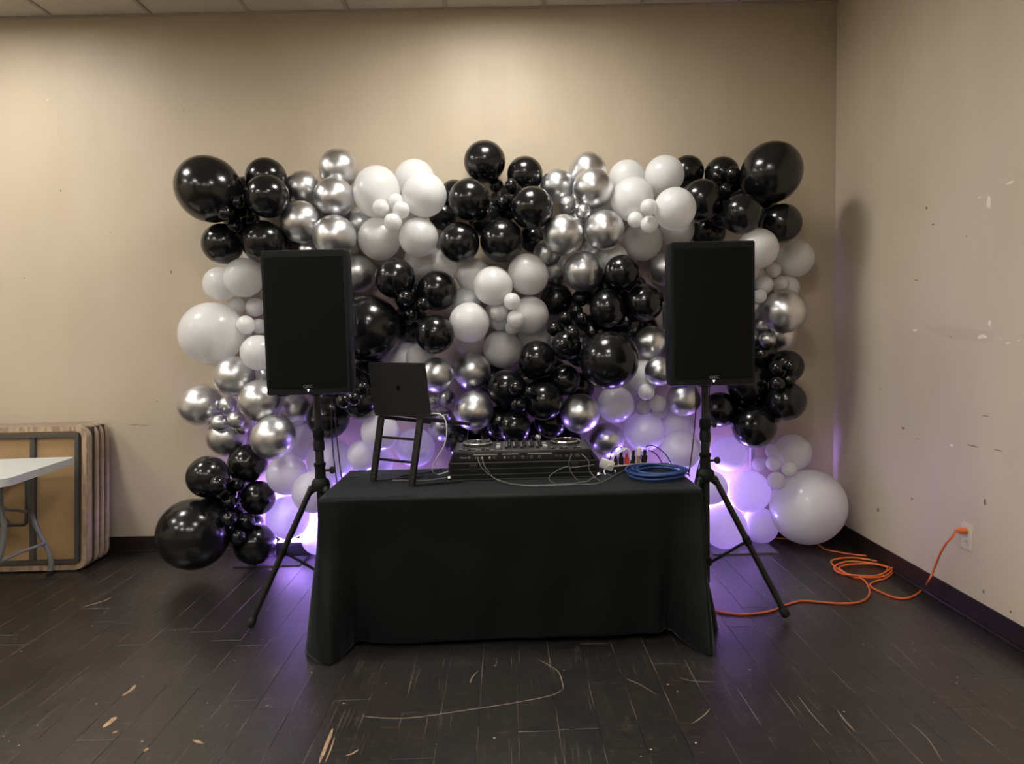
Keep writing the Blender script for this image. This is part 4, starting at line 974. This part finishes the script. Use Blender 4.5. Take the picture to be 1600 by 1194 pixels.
# ------------------------------------------------------------------ orange extension cord and wall outlet
oc = PX(1512, 838, WX)
ou = thing('wall_outlet', 'ivory duplex outlet plate low on the right wall', 'outlet', tuple(oc))
g = lambda u, v, q: Vector((WX-q, oc.y+u, oc.z+v))
pt = obj('cover_plate', prism(B(), rrect(.085, .135, .004, 2), 0.0002, .006, g), 'ivory', ou, auto=30)
for v in (.030, -.030):
    rc_ = obj('receptacle', prism(B(), rrect(.034, .030, .010, 4, 0, v), .006, .0075, g), 'ivory', ou, smooth=False)
    if v < 0:
        for u in (-.007, .007): obj('slot', box(B(), WX-.008, WX-.0070, oc.y+u-.0012, oc.y+u+.0012, oc.z+v-.004, oc.z+v+.006), 'slot', rc_, smooth=False)
obj('screw', lathe(B(), [(0, -.0075), (.003, -.007), (.003, -.006)], 8, (WX, oc.y, oc.z), 'X'), 'alu', ou)
cord = thing('extension_cord', 'orange extension cord coiled on the floor and plugged into the wall outlet', 'extension cord', tuple(PZ(1350, 890)))
pz = oc.z+.030
plg = B(); lathe(plg, [(0, -.070), (.008, -.068), (.010, -.05), (.017, -.042), (.017, -.012), (.012, -.008), (0, -.008)], 14, (WX, oc.y, pz), 'X')
obj('plug', plg, 'orange', cord)
pe = Vector((WX-.065, oc.y, pz))
F_ = [(1445, 917), (1431.5, 929), (1415.7, 935), (1397.6, 933.6), (1377, 925.7), (1363.7, 919), (1360, 913), (1370.5, 907.6), (1384, 904), (1394, 895), (1395.5, 887), (1384, 880.5), (1359, 875), (1336.5, 872), (1314, 872.5), (1299, 877), (1305, 886), (1321, 896), (1348, 902), (1375, 902), (1390, 896), (1392, 888), (1370.5, 881.6), (1343, 878), (1321, 878), (1306, 884), (1305, 891), (1318, 897), (1345, 899.5), (1372, 899), (1385, 893), (1385, 886), (1365, 881.5), (1338, 881.5), (1318, 884), (1312, 889), (1332, 901), (1345.6, 904), (1354.6, 912), (1359, 925.7), (1352, 937), (1332, 942.6), (1302.6, 942.6), (1280, 940.5), (1250, 939), (1225, 946.5), (1203, 955), (1162.5, 960), (1131, 957), (1090, 950), (1060, 940)]
fp = []
for i, (x, y) in enumerate(F_):
    z = .0062
    if 12 <= i < 23: z = .014
    if 23 <= i < 36: z = .021
    fp.append(PZ(x, y, z))
air = [pe, PX(1489, 837.5, WX-.085), PX(1478, 850, WX-.10), PX(1468, 868, WX-.095), PX(1459, 891, WX-.085), PX(1451, 908, WX-.10)]
obj('cord', tube(B(), smoothpath(air+fp, 5), .0058, 8), 'orange', cord)
tail = [PZ(x, y, .0225 if i < 2 else .0062) for i, (x, y) in enumerate([(1384, 893), (1396, 886), (1388, 878), (1381.8, 875), (1366, 870), (1336.5, 867), (1314, 863.5), (1291, 859), (1280, 852), (1269, 847.5), (1237.5, 843), (1209, 840.6), (1180, 840)])]
obj('cord', tube(B(), smoothpath(tail, 5), .0058, 8), 'orange', cord)

# ------------------------------------------------------------------ folded tables stacked against the wall
TXR = -2.86; TLn = 1.9; THt = .975
def folded_table(y_in, facing, lab, full):
    """facing -1: underside towards the camera"""
    t = thing('folded_table', lab, 'table', (TXR-TLn/2, y_in, 0), 'folded tables leaning against the wall')
    th = .020; s = facing
    f = lambda u, v, q: Vector((TXR-TLn/2+u, y_in+q*s*-1 if False else y_in-q*s, THt/2+v))
    # q measured from the laminate face towards the underside (along s)
    ln = .112
    ff = lambda u, v, q: Vector((TXR-TLn/2+u, y_in+(THt/2+v)*math.sin(ln)+s*q*math.cos(ln), .004+(THt/2+v)*math.cos(ln)-s*q*math.sin(ln)))
    O = rrect(TLn, THt, .085, 8); I = rrect(TLn-.05, THt-.05, .065, 8)
    obj('edge_band', frame_prism(B(), O, I, 0, th, ff), 'band', t, auto=50)
    obj('wood_rim', frame_prism(B(), rrect(TLn-.006, THt-.006, .082, 8), rrect(TLn-(.075 if full else .03), THt-(.075 if full else .03), .05 if full else .07, 8), th*.9, th+(.010 if full else .004), ff), 'wedge' if full else 'band', t, auto=50)
    obj('laminate_face', prism(B(), I, .001, .004, ff), 'laminate', t, smooth=False)
    obj('hardboard_back', prism(B(), I, .004, th-.002, ff), 'hboard', t, smooth=False)
    a, b_ = (TLn/2-.050, THt/2-.050) if full else (TLn/2-.022, THt/2-.022)
    for k, (x0, x1, z0, z1) in enumerate(((-a, a, b_-.026, b_), (-a, a, -b_, -b_+.026), (a-.026, a, -b_+.026, b_-.026), (-a, -a+.026, -b_+.026, b_-.026))):
        obj('apron_rail', prism(B(), [(x0, z0), (x1, z0), (x1, z1), (x0, z1)], th-.002, th+.028, ff), 'tframe', t, smooth=False)
    if full:
        for x in (a-.315, a-.36-.5, -a+.5):
            obj('cross_rail', prism(B(), [(x-.016, -b_+.026), (x+.016, -b_+.026), (x+.016, b_-.026), (x-.016, b_-.026)], th-.002, th+.022, ff), 'tframe', t, smooth=False)
        bm = B(); lz = .0
        for z in (-.17, .20): tube(bm, [ff(-a+.6, z, th+.035), ff(a-.36, z, th+.035)], .012, 8)
        tube(bm, [ff(a-.36, .20, th+.035), ff(a-.345, .19, th+.035), ff(a-.34, .0, th+.035), ff(a-.345, -.16, th+.035), ff(a-.36, -.17, th+.035)], .012, 8)
        obj('folded_leg', bm, 'tframe', t)
        bm = B(); tube(bm, [ff(a-.45, .19, th+.033), ff(a-.62, .02, th+.033), ff(a-.45, -.16, th+.033)], .008, 6)
        obj('leg_brace', bm, 'tframe', t)
    for sx in (1, -1):
        for sz in (1, -1):
            obj('corner_rivet', lathe(B(), [(0, -.004), (.007, -.003), (.009, 0)], 10, ff(sx*(a-.02), sz*(b_-.013), th+.028), 'Y'), 'tframe', t)
    return t
folded_table(4.705, -1, 'front folded brown table, its tan underside and steel frame facing the camera', True)
folded_table(4.709, 1, 'second folded brown table, back to back behind the front one', False)
folded_table(4.815, -1, 'third folded brown table in the stack from the front', False)
folded_table(4.877, -1, 'fourth folded brown table in the stack from the front', False)
folded_table(4.940, -1, 'rearmost folded brown table, closest to the beige back wall', False)

# grey plastic folding table at the left edge
GZ = .795
gt = thing('folding_table', 'light grey plastic folding table with curved steel legs at the left edge', 'table', (-3.4, 4.2, 0))
ca = PZ(117, 714, GZ)                       # its far right corner
cb = PZ(12, 748, GZ)                        # front right corner
ca.y = min(ca.y, 4.66)
ed = (cb-ca); ed.z = 0; Ld = ed.length; ed.normalize(); pd = Vector((ed.y, -ed.x, 0))
if pd.x > 0: pd = -pd
LEN = 1.83
ff = lambda u, v, q: ca+ed*(Ld*.5+v)+pd*(LEN/2-u)+Vector((0, 0, q))
obj('tabletop', prism(B(), rrect(LEN, Ld+.03, .05, 6), -.045, 0, ff), 'gplast', gt, auto=40)
def lpt(px, py, Y): return PY(px, py, Y)
Lg = [lpt(47, 748, 4.60), lpt(48, 790, 4.60), lpt(53, 815, 4.60), lpt(66, 842, 4.61), lpt(76, 862, 4.62), lpt(80, 880, 4.62)]
ft = PZ(80.5, 897); Lg.append(Vector((ft.x, 4.62, .014)))
l_ = obj('leg', tube(B(), smoothpath(Lg, 5), .0155, 12), 'gsteel', gt)
obj('rubber_foot', lathe(B(), [(0, .0005), (.020, .0005), (.019, .028), (.016, .03)], 14, (ft.x, 4.62, 0)), 'rubber', l_)
sh_ = ed*.56
Lg2 = [p+Vector((sh_.x, sh_.y, 0)) for p in Lg]
Lg2b = [lpt(0, 752, 4.2), lpt(1, 790, 4.2), lpt(6, 822, 4.2), lpt(4, 850, 4.2), lpt(-4, 880, 4.2)]
e0 = Lg2b[-1]; Lg2b += [Vector((e0.x-.07, 4.2, .12)), Vector((e0.x-.085, 4.2, .014))]
l2 = obj('leg', tube(B(), smoothpath(Lg2b, 5), .0155, 12), 'gsteel', gt)
obj('rubber_foot', lathe(B(), [(0, .0005), (.020, .0005), (.019, .028), (.016, .03)], 14, (Lg2b[-1].x, 4.2, 0)), 'rubber', l2)
obj('leg_brace', tube(B(), [lpt(70, 849, 4.605), lpt(30, 864, 4.42), lpt(0, 878, 4.25), lpt(-25, 890, 4.17)], .011, 8), 'gsteel', gt)
obj('leg_brace', tube(B(), [lpt(48, 801, 4.60), lpt(20, 797, 4.42), lpt(2, 797, 4.2)], .009, 8), 'gsteel', gt)
obj('leg_brace', tube(B(), [lpt(49, 799, 4.60), lpt(15, 798, 4.5), lpt(-20, 775, 4.45), lpt(-60, 745, 4.4)], .008, 8), 'gsteel', gt)
# far end legs (outside the picture)
for k, P0 in enumerate((Lg, Lg2b)):
    off = pd*(LEN-.45)
    P1 = [Vector((2*P0[0].x-p.x, p.y, p.z))+Vector((off.x, off.y, 0)) for p in P0]
    obj('leg', tube(B(), smoothpath(P1, 4), .0155, 10), 'gsteel', gt)
